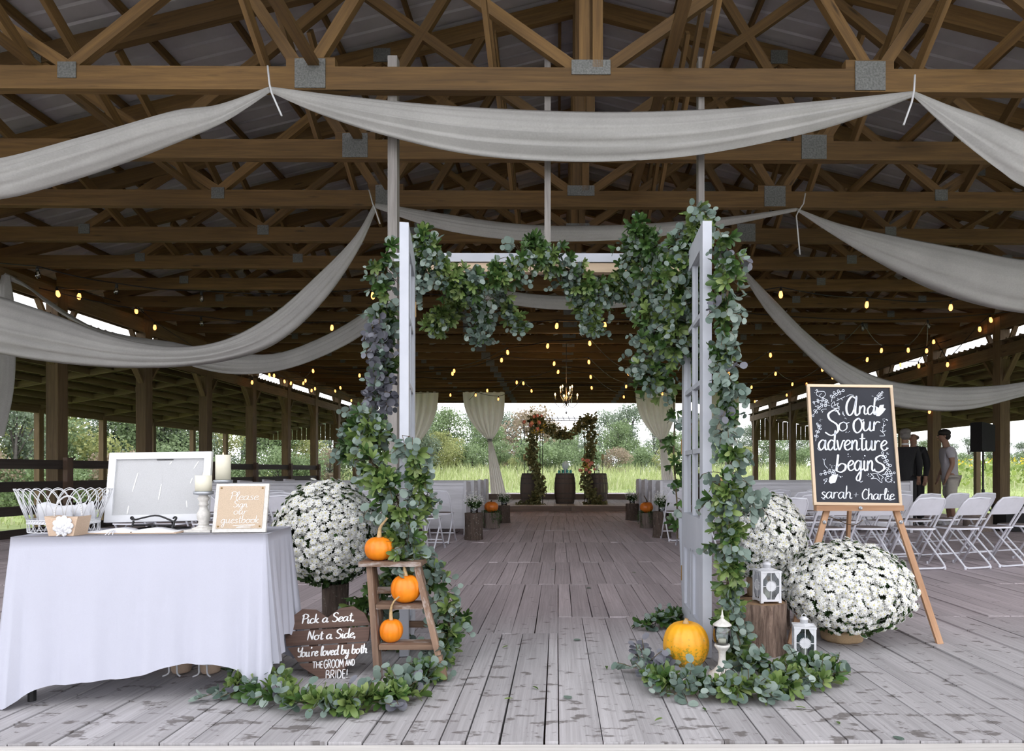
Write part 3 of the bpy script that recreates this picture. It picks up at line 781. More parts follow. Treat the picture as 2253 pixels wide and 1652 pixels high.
drape('white muslin drape from the nearest truss to the upper left edge', [(592, 190), (480, 230), (380, 245), (200, 296), (0, 346), (-160, 360)], [(594, 203), (500, 265), (400, 310), (250, 368), (100, 415), (0, 438), (-160, 455)], 5.52, 2)
drape('white muslin drape from the nearest truss to the upper right edge', [(2010, 200), (2090, 232), (2170, 258), (2260, 292), (2420, 330)], [(2010, 213), (2060, 262), (2120, 318), (2190, 375), (2260, 415), (2420, 470)], 5.52, 3)
Y2 = YB + 2 * DY - .13
drape('muslin drape swagged above the door header from the third truss', [(826, 446), (950, 466), (1100, 488), (1220, 496), (1400, 493), (1600, 477), (1752, 457)], [(826, 458), (950, 500), (1080, 524), (1220, 532), (1400, 526), (1580, 500), (1752, 465)], Y2, 4,
      ([(812, 418), (820, 448), (826, 462), (836, 492)], [(1772, 425), (1768, 448), (1756, 466), (1752, 475), (1760, 560)]))
drape('long muslin swag sweeping low across the left side', [(822, 448), (780, 520), (700, 602), (600, 690), (490, 748), (380, 762), (250, 740), (120, 692), (0, 652), (-150, 610)],
      [(828, 462), (790, 548), (722, 650), (640, 732), (560, 776), (440, 802), (290, 809), (140, 800), (0, 779), (-150, 745)], Y2, 5)
drape('muslin swag sweeping from the third truss to the right edge', [(1752, 457), (1850, 492), (2000, 525), (2130, 548), (2260, 570), (2420, 575)], [(1756, 466), (1830, 515), (1930, 575), (2040, 630), (2150, 668), (2260, 690), (2420, 700)], Y2, 6)
Y3 = YB + 4 * DY - .13
drape('muslin swag hanging behind the door header', [(913, 588), (1000, 618), (1120, 640), (1240, 650), (1380, 645), (1520, 625), (1640, 590)], [(913, 600), (1000, 642), (1120, 670), (1240, 682), (1380, 675), (1520, 648), (1640, 600)], Y3, 7)
drape('muslin swag from the left beam passing behind the low swag', [(913, 588), (860, 640), (790, 695), (700, 745), (600, 778), (480, 772), (380, 752), (280, 738), (190, 712), (110, 662), (50, 620), (12, 600)],
      [(913, 600), (880, 655), (810, 728), (720, 780), (620, 815), (520, 824), (430, 808), (330, 770), (240, 738), (150, 700), (70, 640), (10, 614)], Y3, 8)
drape('gathered muslin tail hanging straight down at the left edge', [(22, 606), (30, 660), (34, 740), (34, 820), (28, 880), (10, 960)], [(4, 606), (-8, 660), (-12, 740), (-16, 820), (-22, 880), (-30, 960)], Y3 - .05, 9)
drape('muslin swag from the fifth truss dipping behind the chalkboard', [(1636, 590), (1700, 655), (1780, 735), (1860, 795), (1950, 835), (2060, 850), (2160, 850), (2260, 838), (2400, 800)],
      [(1632, 602), (1690, 690), (1770, 775), (1850, 845), (1930, 885), (2040, 903), (2140, 900), (2260, 870), (2400, 840)], Y3, 10)
# ================================================================== STRING LIGHTS
def bulb_mesh(mat):
    m = MB(); m.lathe([(.004, -.148), (.02, -.14), (.030, -.118), (.0325, -.098), (.028, -.07), (.019, -.042), (.015, -.03)], 8); return mesh('bulb', m, mat, True)
BM, BMO = bulb_mesh(BULB), bulb_mesh(BULBOFF)
sk = MB(); sk.lathe([(.017, -.045), (.021, -.03), (.021, .0), (.012, .012), (.008, .02)], 8); SKM = mesh('socket', sk, BLACK, True)
LAMP = bpy.data.lights.new('bulb_glow', 'POINT'); LAMP.energy = 48.0; LAMP.color = (1.0, 0.43, 0.13); LAMP.shadow_soft_size = .03
def string(label, pts, rule=2.7, off=(), ends=(), sag=.05):
    """pts: bulb centres in the photograph; depth follows from the wire height above the eye (rule) or from the side beam it is pinned to (rule = ('x', X))"""
    P = []
    for px, py in pts:
        if isinstance(rule, tuple): P.append(at(px, py, rule[1] * F / (px - PX + F * SN)) if True else None)
        else: P.append(at(px, py, rule * F / (PY - py)))
    base = V(P[0])
    o = thing('string_light', label, 'string light', base, 0, 'string lights')
    wire = []; W = [p + V((0, 0, .115)) for p in P]
    W = [V(e) for e in ends[:1]] + W + [V(e) for e in ends[1:]]
    for a, b in zip(W[:-1], W[1:]):
        for k in range(6):
            f = k / 6; wire.append(a.lerp(b, f) - V((0, 0, sag * (b - a).length * .5 * math.sin(PI * f))))
    wire.append(W[-1])
    mb = MB(); mb.tube(wire, .009, 5); obj('wire', mb, BLACK, o, False, True)
    for i, p in enumerate(P):
        T = M.Translation(p + V((0, 0, .09)) - base) @ Euler((R.uniform(-.12, .12), R.uniform(-.15, .15), 0)).to_matrix().to_4x4()
        sk_ = link('socket', SKM, o, T); b = link('bulb', BMO if i in off else BM, sk_)
        if i not in off and i % 2 == 0: link('bulb_glow', LAMP, b, M.Translation((0, 0, -.09)))
    return o
zb = 4.05
string('string light pinned along the left beam', [(125, 646), (175, 652), (299, 684), (341, 720), (555, 841), (592, 825), (603, 826), (641, 843), (668, 843), (686, 859), (737, 860), (773, 881)], ('x', XL + .25), sag=.03)
string('foremost string light, crossing above the doors', [(82, 604), (257, 640), (443, 656), (820, 650), (1456, 671), (1718, 648), (1908, 670), (2092, 676)], 2.7, (0, 1, 2), [(XL, 9.4, zb), (XR, 9.6, zb)])
string('string light behind the low left drape with one dead bulb', [(442, 710), (731, 721), (1226, 717), (1330, 715), (1604, 700)], 2.7, (0, 4), [(XL, 11.2, zb), (XR, 12.6, zb)], .06)
string('string light rising to the ridge in front of the others', [(999, 816), (1116, 775), (1206, 761), (1297, 755), (1382, 822), (1473, 843)], 2.75, (), [(XL, 18.6, zb), (XR, 20.3, zb)])
string('string light hung in a low vee behind the header garland', [(995, 822), (1104, 792), (1220, 800), (1295, 796), (1378, 850), (1458, 866)], 2.72, (), [(XL, 20.4, zb), (XR, 22.0, zb)])
string('string light passing the chandelier on its left', [(991, 869), (1072, 859), (1137, 841), (1229, 818), (1299, 829), (1372, 873), (1443, 886)], 2.7, (), [(XL, 25, zb), (XR, 26.6, zb)])
string('lowest far string light above the floral arch', [(952, 892), (956, 886), (1023, 889), (1047, 869), (1097, 878), (1151, 843), (1169, 860), (1301, 853)], 2.7, (), [(XL, 27.5, zb), (XR, 23.5, zb)])
string('string light over the left chairs', [(625, 839), (672, 837), (688, 816), (791, 826)], 2.75, (), [(XL, 20.4, zb), (XC, 22.94, 4.16)])
string('far string light above the left chairs', [(693, 855), (748, 853)], 2.75, (), [(XL, 22.9, zb), (XC, 24.17, 4.16)])
string('string light pinned along the right beam', [(2178, 704), (2155, 724), (2085, 802), (2054, 752), (2021, 805), (1981, 803), (1883, 837), (1846, 834), (1831, 831), (1789, 854), (1775, 845), (1731, 869), (1697, 861), (1661, 883)], ('x', XR - .25), sag=.03)
string('string light above the chalkboard with two dead bulbs', [(1604, 822), (1695, 781), (1820, 783), (1898, 722), (1940, 771), (1998, 770), (2041, 716), (2039, 772)], 2.7, (3, 6), [(XC, 20.47, 4.16), (XR, 15.4, zb)])
string('string light right of the doors over the right chairs', [(1618, 869), (1654, 852), (1707, 822), (1744, 845), (1809, 813), (1909, 791)], 2.7, (), [(XC, 24.17, 4.16), (XR, 16.5, zb)])
string('single bulb lamp on the right post above the people', [(2047, 905)], ('x', XR - .2), (), [(XR - .05, 16.22, 2.62)])
# ================================================================== LETTERING (brush strokes laid as thin raised paint)
GL = {
'a': (1.0, [[(.75, .8), (.45, 1.0), (.1, .7), (.05, .3), (.3, 0), (.6, .25), (.75, .9)], [(.75, 1), (.75, .3), (.88, 0), (1.1, .15)]]),
'b': (.95, [[(.1, 2), (.1, 1), (.1, .1)], [(.1, .5), (.4, .95), (.75, .8), (.75, .3), (.45, 0), (.1, .15)]]),
'c': (.8, [[(.7, .8), (.4, 1), (.08, .6), (.15, .15), (.45, 0), (.8, .25)]]),
'd': (1.0, [[(.75, .8), (.4, 1), (.08, .6), (.15, .1), (.4, 0), (.72, .4)], [(.8, 2), (.76, .3), (.92, 0), (1.1, .15)]]),
'e': (.82, [[(.1, .42), (.45, .55), (.7, .8), (.45, 1), (.12, .65), (.15, .2), (.45, 0), (.9, .25)]]),
'g': (1.0, [[(.75, .8), (.45, 1.0), (.1, .7), (.05, .3), (.3, 0), (.6, .25), (.75, .9)], [(.75, 1), (.75, -.6), (.5, -1), (.28, -.75), (.6, -.2), (1.05, .2)]]),
'h': (.9, [[(.1, 2), (.1, 0)], [(.1, .5), (.4, 1), (.65, .8), (.65, .2), (.8, 0), (.98, .15)]]),
'i': (.45, [[(.15, 1), (.15, .25), (.3, 0), (.5, .2)], [(.18, 1.42), (.2, 1.52)]]),
'k': (.8, [[(.1, 2), (.1, 0)], [(.65, 1), (.15, .45)], [(.25, .55), (.55, .05), (.8, .1)]]),
'l': (.48, [[(.1, .4), (.42, 1.6), (.3, 2), (.15, 1.6), (.15, .3), (.3, 0), (.52, .2)]]),
'n': (.9, [[(.1, 1), (.1, 0)], [(.1, .5), (.4, 1), (.62, .8), (.62, .2), (.78, 0), (.98, .2)]]),
'o': (.95, [[(.45, 1), (.1, .75), (.1, .25), (.42, 0), (.78, .3), (.72, .8), (.45, 1), (.7, .85), (1.0, .95)]]),
'r': (.7, [[(.1, 1), (.1, 0)], [(.1, .55), (.35, .95), (.66, .88)]]),
's': (.7, [[(.6, .85), (.35, 1), (.15, .75), (.4, .5), (.6, .25), (.35, 0), (.05, .15)]]),
't': (.68, [[(.3, 1.7), (.3, .3), (.45, 0), (.72, .2)], [(0, 1.15), (.65, 1.2)]]),
'u': (.98, [[(.1, 1), (.1, .3), (.3, 0), (.6, .3), (.7, 1)], [(.7, 1), (.7, .2), (.85, 0), (1.02, .15)]]),
'v': (.82, [[(.05, 1), (.35, 0), (.7, .9), (.92, .9)]]),
'y': (.92, [[(.1, 1), (.1, .4), (.35, .1), (.65, .4)], [(.7, 1), (.68, -.5), (.4, -1), (.2, -.7), (.6, -.1), (.98, .2)]]),
'A': (1.45, [[(1.1, 1.7), (.6, 1.9), (.15, 1.2), (.15, .4), (.5, 0), (.9, .5), (1.15, 1.9)], [(1.15, 2), (1.08, .4), (1.25, 0), (1.5, .2)]]),
'S': (1.1, [[(1.0, 1.6), (.7, 2), (.25, 1.7), (.35, 1.25), (.85, .85), (.95, .35), (.55, 0), (.1, .25)]]),
'P': (1.0, [[(.3, 2), (.25, 0)], [(.05, 1.6), (.45, 2.05), (1.0, 1.75), (.9, 1.15), (.3, .95)]]),
'N': (1.2, [[(.1, 0), (.15, 2)], [(.15, 2), (.9, .05)], [(.9, .05), (1.0, 2)]]),
'Y': (1.0, [[(.1, 2), (.15, 1.3), (.5, 1.05), (.9, 1.4)], [(1, 2), (.85, .3), (.5, 0), (.2, .15)]]),
'O': (1.15, [[(.55, 1.5), (.12, 1.1), (.12, .4), (.5, 0), (.95, .4), (.9, 1.15), (.55, 1.5), (.9, 1.3), (1.2, 1.35)]]),
'C': (1.0, [[(.9, 1.55), (.55, 1.8), (.12, 1.1), (.2, .3), (.6, 0), (1.0, .3)]]),
'+': (.9, [[(.1, .6), (.7, .6)], [(.4, .95), (.4, .25)]]), ',': (.35, [[(.18, .2), (.05, -.3)]]), "'": (.3, [[(.15, 2), (.1, 1.6)]]), ' ': (.55, []),
}
CAPS = {'T': (.9, [[(0, 2), (.85, 2)], [(.42, 2), (.42, 0)]]), 'H': (1.0, [[(.1, 2), (.1, 0)], [(.8, 2), (.8, 0)], [(.1, 1), (.8, 1)]]), 'E': (.8, [[(.1, 2), (.1, 0)], [(.1, 2), (.65, 2)], [(.1, 1.05), (.55, 1.05)], [(.1, 0), (.68, 0)]]),
'G': (1.05, [[(.9, 1.7), (.55, 2), (.15, 1.4), (.12, .6), (.5, 0), (.9, .4), (.9, .95)], [(.9, .95), (.55, .95)]]), 'R': (.95, [[(.1, 2), (.1, 0)], [(.1, 2), (.6, 1.95), (.72, 1.5), (.5, 1.05), (.1, 1)], [(.35, 1), (.82, 0)]]),
'O': (1.05, [[(.5, 2), (.12, 1.5), (.12, .5), (.5, 0), (.9, .5), (.9, 1.5), (.5, 2)]]), 'M': (1.25, [[(.1, 0), (.15, 2)], [(.15, 2), (.55, .6)], [(.55, .6), (.95, 2)], [(.95, 2), (1.02, 0)]]), 'A': (1.0, [[(.05, 0), (.45, 2)], [(.45, 2), (.85, 0)], [(.2, .7), (.7, .7)]]),
'N': (1.05, [[(.1, 0), (.1, 2)], [(.1, 2), (.8, 0)], [(.8, 0), (.8, 2)]]), 'D': (1.0, [[(.1, 2), (.1, 0)], [(.1, 2), (.6, 1.8), (.82, 1.0), (.6, .2), (.1, 0)]]), 'B': (.95, [[(.1, 2), (.1, 0)], [(.1, 2), (.6, 1.85), (.6, 1.2), (.1, 1.08)], [(.1, 1.08), (.75, .85), (.72, .2), (.1, 0)]]),
'I': (.4, [[(.15, 2), (.15, 0)]]), '!': (.4, [[(.18, 2), (.15, .6)], [(.15, .15), (.15, .02)]]), ' ': (.5, [])}
def ribbon(mb, pts, wd, calli=True, n=None):
    n = n or max(6, len(pts) * 5)
    P = spline(pts, n) if len(pts) > 2 else [V((pts[0][0], pts[0][1], 0)).lerp(V((pts[1][0], pts[1][1], 0)), k / 5) for k in range(6)]
    b = len(mb.v); k = len(P)
    for i, p in enumerate(P):
        d = P[min(i + 1, k - 1)] - P[max(i - 1, 0)]
        if d.length < 1e-6: d = V((1, 0, 0))
        d.normalize(); nn = V((-d.y, d.x, 0))
        wv = wd * (.42 + .58 * max(0, abs(d.y)) * (1 if d.y < 0 else .62)) if calli else wd * .8
        if i in (0, k - 1): wv *= .6
        mb.v += [p + nn * wv / 2, p - nn * wv / 2]
    for i in range(k - 1): mb.face((b + 2 * i, b + 2 * i + 1, b + 2 * i + 3, b + 2 * i + 2))
def write(text, x0, x1, y, size, wd, caps=False, rise=0.0, calli=True, slant=.12):
    """strokes of a line of text fitted between x0 and x1 (metres on the board), x-height = size"""
    T = CAPS if caps else GL; mb = MB(); cur = 0; raw = []
    for ch in text:
        adv, st = T[ch]
        for s in st: raw.append([(cur + px + (0 if caps else slant * py), py) for px, py in s])
        cur += adv
    k = (x1 - x0) / max(cur, .01)
    for s in raw: ribbon(mb, [(x0 + px * k, y + py * size + rise * px * k) for px, py in s], wd, calli)
    return mb
def on_board(mb, mat4, off=.0015):
    """board frame: x right, y up, z toward the reader; gives the paint a little body"""
    v2 = []; n = len(mb.v); f2 = list(mb.f)
    mb.v = [mat4 @ V((v[0], v[1], off)) for v in mb.v] ; return mb
def frame_from(p_bl, p_br, p_tl):
    x = (p_br - p_bl); W = x.length; x.normalize(); y = (p_tl - p_bl); y -= x * y.dot(x); Hh = y.length; y.normalize(); z = x.cross(y)
    m4 = M((x, y, z)).transposed().to_4x4(); m4.translation = p_bl
    return m4, W, Hh
# ================================================================== GUESTBOOK TABLE
TZ = .743
TFL, TFR = gr(22, 1183, TZ), gr(586, 1176, TZ)         # front corners; the table stands a little askew
TROT = math.atan2(TFR.y - TFL.y, TFR.x - TFL.x); TLEN = (TFR - TFL).length
TM4 = M.Translation((TFL.x, TFL.y, 0)) @ M.Rotation(TROT, 4, 'Z')
TX0, TX1, TY0, TY1 = 0.0, TLEN, 0.0, .44
TC = TM4 @ V((TLEN / 2, .22, 0)); tb = thing('folding_table', 'small folding table hidden under the white cloth', 'table', TC)
m = MB(); m.box((TX0 + .01, TY0 + .01, TZ - .04), (TX1 - .01, TY1 - .01, TZ - .006)); obj('tabletop', m.move(TM4), WHITEP, tb, world=True)
for x in (TX0 + .06, TX1 - .10):
    for y in (TY0 + .05, TY1 - .08):
        m = MB(); m.tube([(x, y, .04), (x, y, TZ - .04)], .013, 8); m.tube([(x, y, 0), (x, y, .06)], .017, 8); obj('leg', m.move(TM4), BLACK, tb, world=True)
rows_ = []; per = []
def seg(a, b, n, nx, ny):
    for k in range(n):
        f = k / n; per.append((a[0] + (b[0] - a[0]) * f, a[1] + (b[1] - a[1]) * f, nx, ny))
def arc(cx, cyy, a0, n):
    for k in range(n):
        a = a0 + PI / 2 * k / n; per.append((cx + .015 * math.cos(a), cyy + .015 * math.sin(a), math.cos(a), math.sin(a)))
e = .015
seg((TX0 + e, TY0), (TX1 - e, TY0), 46, 0, -1); arc(TX1 - e, TY0 + e, -PI / 2, 8); seg((TX1, TY0 + e), (TX1, TY1 - e), 24, 1, 0); arc(TX1 - e, TY1 - e, 0, 8)
seg((TX1 - e, TY1), (TX0 + e, TY1), 30, 0, 1); arc(TX0 + e, TY1 - e, PI / 2, 8); seg((TX0, TY1 - e), (TX0, TY0 + e), 20, -1, 0); arc(TX0 + e, TY0 + e, PI, 8)
KR = 14; rc = random.Random(5)
corners = [(TX1, TY0), (TX1, TY1), (TX0, TY1), (TX0, TY0)]
for k in range(KR + 1):
    t_ = k / KR; row = []
    for i, (x, y, nx, ny) in enumerate(per):
        dc = min(math.hypot(x - a, y - b) for a, b in corners); cn = math.exp(-(dc / .10) ** 2)
        fr_ = (x - TX0) / (TX1 - TX0)
        hem = .125 + (.055 * math.exp(-((fr_ - .72) / .2) ** 2) if ny < 0 else 0) + .004 * math.sin(i * .5) - .03 * (1 - fr_) * (ny < 0) + (.10 if nx > .5 else 0) - .085 * cn
        drop = TZ - hem
        fl_ = (.018 if nx > .5 else .03) + (.03 if y < TY0 + .2 else .035) * cn
        rip = (.010 * math.sin(i * .55) + .008 * math.sin(i * 1.3 + 1)) * t_ + .02 * cn * math.sin(i * 2.2) * t_
        o_ = fl_ * t_ ** 1.3 + rip + .004 + .006 * min(1, t_ * 4)
        row.append((x + nx * o_, y + ny * o_, TZ + .003 - drop * t_ - (.006 * min(1, t_ * 6) if k else 0)))
    rows_.append(row)
m = MB(); m.grid(rows_, True); m.face([i for i in range(len(per))])
solo('tablecloth', m.move(TM4), LINEN, 'white linen cloth draped to the deck over the guestbook table', 'tablecloth', (TC.x, TC.y, TZ), True)
def top(px, py): return gr(px, py, TZ + .004)
# ---- wire basket
c = at(141, 1171, 3.27); c.z = TZ + .004
bk = thing('wire_basket', 'white looped wire basket holding fabric at the left end of the table', 'basket', c)
n = 26
def ring(r, z, wv=0): return [(r * math.cos(2 * PI * k / 48), r * math.sin(2 * PI * k / 48) * .72, z + wv) for k in range(48)]
for r, z in ((.152, .004), (.155, .045), (.157, .062)):
    m = MB(); m.tube(ring(r, z), .0028, 5, closed=True); obj('hoop', m, WHITEP, bk, True)
m = MB()
for k in range(n):
    a0 = 2 * PI * k / n; pts = []
    for q in range(17):
        f = q / 16; a = a0 + (f - .5) * 2 * PI / n * 3.0; hgt = math.sin(PI * f) ** .6; r = .157 + .052 * hgt
        pts.append((r * math.cos(a), r * math.sin(a) * .72, .062 + .145 * hgt))
    m.tube(pts, .0022, 4)
obj('looped_wires', m, WHITEP, bk, True)
m = MB()
for k in range(n):
    a0 = 2 * PI * k / n; pts = []
    for q in range(9):
        f = q / 8; a = a0 + (f - .5) * 2 * PI / n * 1.4; pts.append((.154 * math.cos(a), .154 * math.sin(a) * .72, .05 - .044 * math.sin(PI * f)))
    m.tube(pts, .0018, 4)
obj('base_scallops', m, WHITEP, bk, True)
m = MB()
for k in range(60):
    a = 2 * PI * k / 60; m.bar((.156 * math.cos(a), .1123 * math.sin(a), .046), (.156 * math.cos(a + .1), .1123 * math.sin(a + .1), .061), .003, .003)
m.lathe([(.155, .047), (.156, .060)], 40, sy=.72, cap=False); obj('band', m, WHITEP, bk)
for dx, rz_, sgn in ((-.035, .25, 1), (.06, -.35, -1)):
    m = MB(); rows_ = []
    for i in range(9):
        rows_.append([(-.07 + .14 * i / 8, .015 * math.cos(j * .6) * (1 - abs(i - 4) / 6), -.045 + .10 * j / 6 + .006 * math.sin(i)) for j in range(7)])
    m.grid(rows_); 
    rows2 = [[(p[0], .028 - p[1], p[2]) for p in r] for r in rows_]; m.grid(rows2)
    m.move(M.Translation((dx, -.02 * sgn, .072)) @ Euler((.15, rz_ * .5, rz_)).to_matrix().to_4x4())
    solo('folded_napkin', m, PAPER, 'folded pale cloth leaning %s in the white wire basket' % ('left' if sgn > 0 else 'right'), 'cloth', (0, 0, 0), True, 'cloths in the wire basket').location = c
# ---- little burlap purse basket with bead handle and rosette
c = at(150, 1176, 3.115); c.z = TZ + .004
pb_ = thing('flower_basket', 'small burlap basket with a white rosette and beaded handle on the table', 'basket', c)
m = MB(); m.prism([(-.055, 0), (.055, 0), (.075, .088), (.03, .082), (-.03, .082), (-.075, .088)], 'y', -.045, .045); obj('body', m, KRAFT, pb_)
m = MB()
for k in range(34):
    a = PI * (k / 33); m.ball((.063 * math.cos(a), 0, .075 + .102 * math.sin(a)), .0045, 6, 4)
obj('bead_handle', m, WHITEP, pb_, True)
m = MB()
for lay in range(4):
    for k in range(9 - lay * 2):
        a = 2 * PI * k / (9 - lay * 2) + lay; r = .034 - lay * .009
        m.ball((.012 + r * math.cos(a), -.05 - lay * .005, .046 + r * math.sin(a)), .014, 7, 5, (1, .45, 1))
m.ball((.012, -.07, .046), .012, 7, 5, (1, .5, 1)); obj('rosette', m, PAPER, pb_, True)
m = MB()
for dx in (-.008, .008): ribbon(m, [(.012 + dx, .012), (.008 + dx * 2, -.0), (.012 + dx * 3, -.004)], .006, False)
m.v = [V((v[0], -.062, max(v[1], .001))) for v in m.v]; obj('ribbon', m, PAPER, pb_)
# ---- white framed linen board on its iron easel
bl = at(231, 1150, 3.36); br = at(459, 1145, 3.40); tl = at(243, 997, 3.42)
m4, W, Hh = frame_from(bl, br, tl)
fo = thing('picture_frame', 'white framed grey linen board for notes standing on the table', 'frame', tuple(bl))
fw = .034
def fbar(x0, x1, y0, y1, z0, z1, ax): 
    mb = MB(); mb.box((x0, y0, z0), (x1, y1, z1), ax); return mb.move(m4)
for nm, a in (('frame_bar', (0, W, 0, fw, -.012, .012, 0)), ('frame_bar', (0, W, Hh - fw, Hh, -.012, .012, 0)), ('frame_bar', (0, fw, fw, Hh - fw, -.012, .012, 1)), ('frame_bar', (W - fw, W, fw, Hh - fw, -.012, .012, 1))): obj(nm, fbar(*a), WHITEP, fo, world=True)
obj('linen_board', fbar(fw, W - fw, fw, Hh - fw, -.006, .002, 0), LINENGREY, fo, world=True)
m = MB()
for x, y, dx, dy in ((.20, .42, .025, .34), (.60, .90, .012, .05), (.88, .82, .025, .13), (.50, .27, .012, .28), (.85, .55, .01, .10), (.16, .02, .006, .15), (.83, .12, -.006, .12)):
    x0 = fw + (W - 2 * fw) * x; y0 = fw + (Hh - 2 * fw) * y; ribbon(m, [(x0, y0), (x0 + dx * .8, y0 + dy * (Hh - 2 * fw))], .006, False)
obj('chalk_mark', on_board(m, m4, .0035), LETTER, fo, world=True)
m = MB(); m.box((W * .46, Hh - fw - .006, .003), (W * .62, Hh - fw - .002, .006)); obj('hanger_slot', m.move(m4), BLACK, fo, world=True)
ez = thing('plate_easel', 'black scrolled iron easel holding the white framed board', 'easel', (at(345, 1160, 3.36).x, 3.36, TZ + .004))
cx = at(345, 1160, 3.33).x
def ep(px, py, Y=3.33): return tuple(at(px, py, Y))
m = MB(); m.tube(spline([ep(292, 1143), ep(288, 1140), ep(291, 1137), ep(297, 1143), ep(315, 1139), ep(345, 1134), ep(372, 1143), ep(382, 1147), ep(388, 1140), ep(385, 1137), ep(381, 1141)], 40), .0045, 6); obj('scroll', m, BLACK, ez, True, True)
for px in (294, 384):
    p = at(px, 1145, 3.33); m = MB(); m.tube(spline([tuple(p), (p.x, 3.32, TZ + .03), (p.x, 3.31, TZ + .014), (p.x - .002, 3.40, TZ + .012), (p.x, 3.47, TZ + .010)], 14), .0045, 6); obj('foot', m, BLACK, ez, True, True)
pa, pc = at(294, 1155, 3.345), at(384, 1155, 3.345)
m = MB(); m.tube([tuple(pa), tuple(pc)], .0045, 6); m.tube([(pa.x, 3.47, TZ + .010), (pc.x, 3.47, TZ + .010)], .0045, 6); obj('crossbar', m, BLACK, ez, True, True)
m = MB(); m.tube([(cx, 3.47, TZ + .010), tuple(at(351, 1000, 3.455))], .004, 6); obj('back_leg', m, BLACK, ez, True, True)
# ---- guest book
c = at(300, 1168, 3.22); c.z = TZ + .004
gb = thing('guest_book', 'open guest book lying flat on the front of the table', 'book', c, .06)
m = MB(); m.box((-.20, -.05, 0), (.205, .06, .005)); obj('cover', m, KRAFT, gb)
for s in (-1, 1):
    rows_ = []
    for i in range(10):
        f = i / 9; x = s * (.004 + .188 * f); z = .008 + .020 * math.sin(PI * min(f * 1.15, 1)) * (1 - f * .55); rows_.append([(x, -.045, .005), (x, -.045, z), (x, .055, z), (x, .055, .005)])
    m = MB(); m.grid(rows_); m.box((min(s * .185, s * .195), -.045, .005), (max(s * .185, s * .195), .055, .011)); obj('pages', m, PAPER, gb, True)
m = MB()
for dx in (-.03, .0, .035):
    rows_ = [[(-.07 + dx * f - .012, -.052 - .075 * (f > .2) , .018 - .0 * f), (-.07 + dx * f - .006, -.052 - .075 * (f > .2), .018)] for f in (0, .1)]
    m.tube(spline([(-.075, -.02, .020), (-.078 + dx * .3, -.062, .012), (-.08 + dx * .8, -.112, -.03), (-.085 + dx, -.122, -.075)], 10), .0022, 4)
obj('ribbon', m, PAPER, gb, True)
# ---- candlesticks and candles
def lathe_obj(nm, prof, c_, mat, par, n=16, smooth=True):
    mb = MB(); mb.lathe(prof, n); mb.move(M.Translation(V(c_) - V(LOC[par.name]))); return obj(nm, mb, mat, par, smooth)
def candlestick(label, px, Yb, zp, cand_r, cand_h, clabel, hid=False):
    c_ = at(px, 1170, Yb); c_.z = TZ + .004
    o = thing('candlestick', label, 'candlestick', c_); Z = zp - c_.z
    s = Z / .17
    m1 = MB(); m1.box((-.062, -.062, 0), (.062, .062, .012)); m1.lathe([(.052, .012), (.05, .018), (.028, .024), (.024, .03)], 16); obj('base', m1, CREAMP, o)
    lathe_obj('baluster', [(.022, .028), (.026, .034 * s), (.022, .04 * s), (.029, .055 * s), (.03, .075 * s), (.019, .095 * s), (.017, .108 * s), (.023, .113 * s), (.018, .12 * s), (.021, .13 * s), (.027, .14 * s), (.02, .152 * s), (.022, Z - .016)], c_, CREAMP, o)
    lathe_obj('drip_plate', [(.02, Z - .018), (.044, Z - .014), (.046, Z), (.04, Z + .001)], c_, STEEL, o)
    k = thing('candle', clabel, 'candle', c_ + V((0, 0, Z + .002)), 0, 'ivory pillar candles')
    m1 = MB(); m1.lathe([(cand_r, 0), (cand_r, cand_h * .98), (cand_r * .94, cand_h), (cand_r * .85, cand_h - .004), (cand_r * .6, cand_h - .014), (.003, cand_h - .016)], 20); obj('wax', m1, IVORY, k, True)
    m1 = MB(); m1.tube([(0, 0, cand_h - .016), (.001, 0, cand_h - .006)], .0012, 5); obj('wick', m1, BLACK, k)
    m1 = MB(); m1.lathe([(.001, cand_h - .010), (.0042, cand_h - .003), (.003, cand_h + .006), (.0005, cand_h + .014)], 8); obj('flame', m1, FLAME, k, True)
candlestick('white turned candlestick with pewter plate left of the burlap sign', 448, 3.30, at(448, 1081, 3.30).z, .0375, .075, 'short ivory pillar candle in front of the framed board')
candlestick('taller candlestick standing mostly behind the burlap sign', 491, 3.46, at(491, 1056, 3.46).z, .036, .125, 'tall ivory pillar candle behind the burlap sign')
# ---- burlap sign
bl = at(466, 1171, 3.215); br = at(584, 1171, 3.235); tl = at(479, 1064, 3.27); bl.z = br.z = TZ + .006
m4, W, Hh = frame_from(bl, br, tl); sg = thing('burlap_sign', 'burlap sign with white script leaning on the right end of the table', 'sign', tuple(bl))
mb = MB(); mb.box((0, 0, -.014), (W, Hh, .0)); obj('backing_board', mb.move(m4), CREAMP, sg, world=True)
mb = MB(); mb.box((.016, .018, 0), (W - .018, Hh - .012, .002)); obj('burlap_panel', mb.move(m4), SIGNBURLAP, sg, world=True)
for x in (.026, W - .028):
    for y in (.028, Hh - .022):
        mb = MB(); mb.lathe([(.0045, 0), (.0045, .002), (.002, .004)], 8, (x, y, .002)); obj('tack', mb.move(m4), BRASS, sg, world=True)
for txt, a, b, y, s in (('Please', .27, .82, .66, .063), ('Sign', .35, .62, .51, .052), ('our', .37, .63, .365, .054), ('guestbook', .15, .86, .185, .060)):
    obj('lettering', on_board(write(txt, W * a, W * b, Hh * y, Hh * s * 1.35, .0028), m4, .0035), LETTER, sg, world=True)
mb = MB(); ribbon(mb, [(W * .38, Hh * .135), (W * .8, Hh * .15), (W * .45, Hh * .10), (W * .72, Hh * .105)], .0028, False); obj('underline', on_board(mb, m4, .0035), LETTER, sg, world=True)
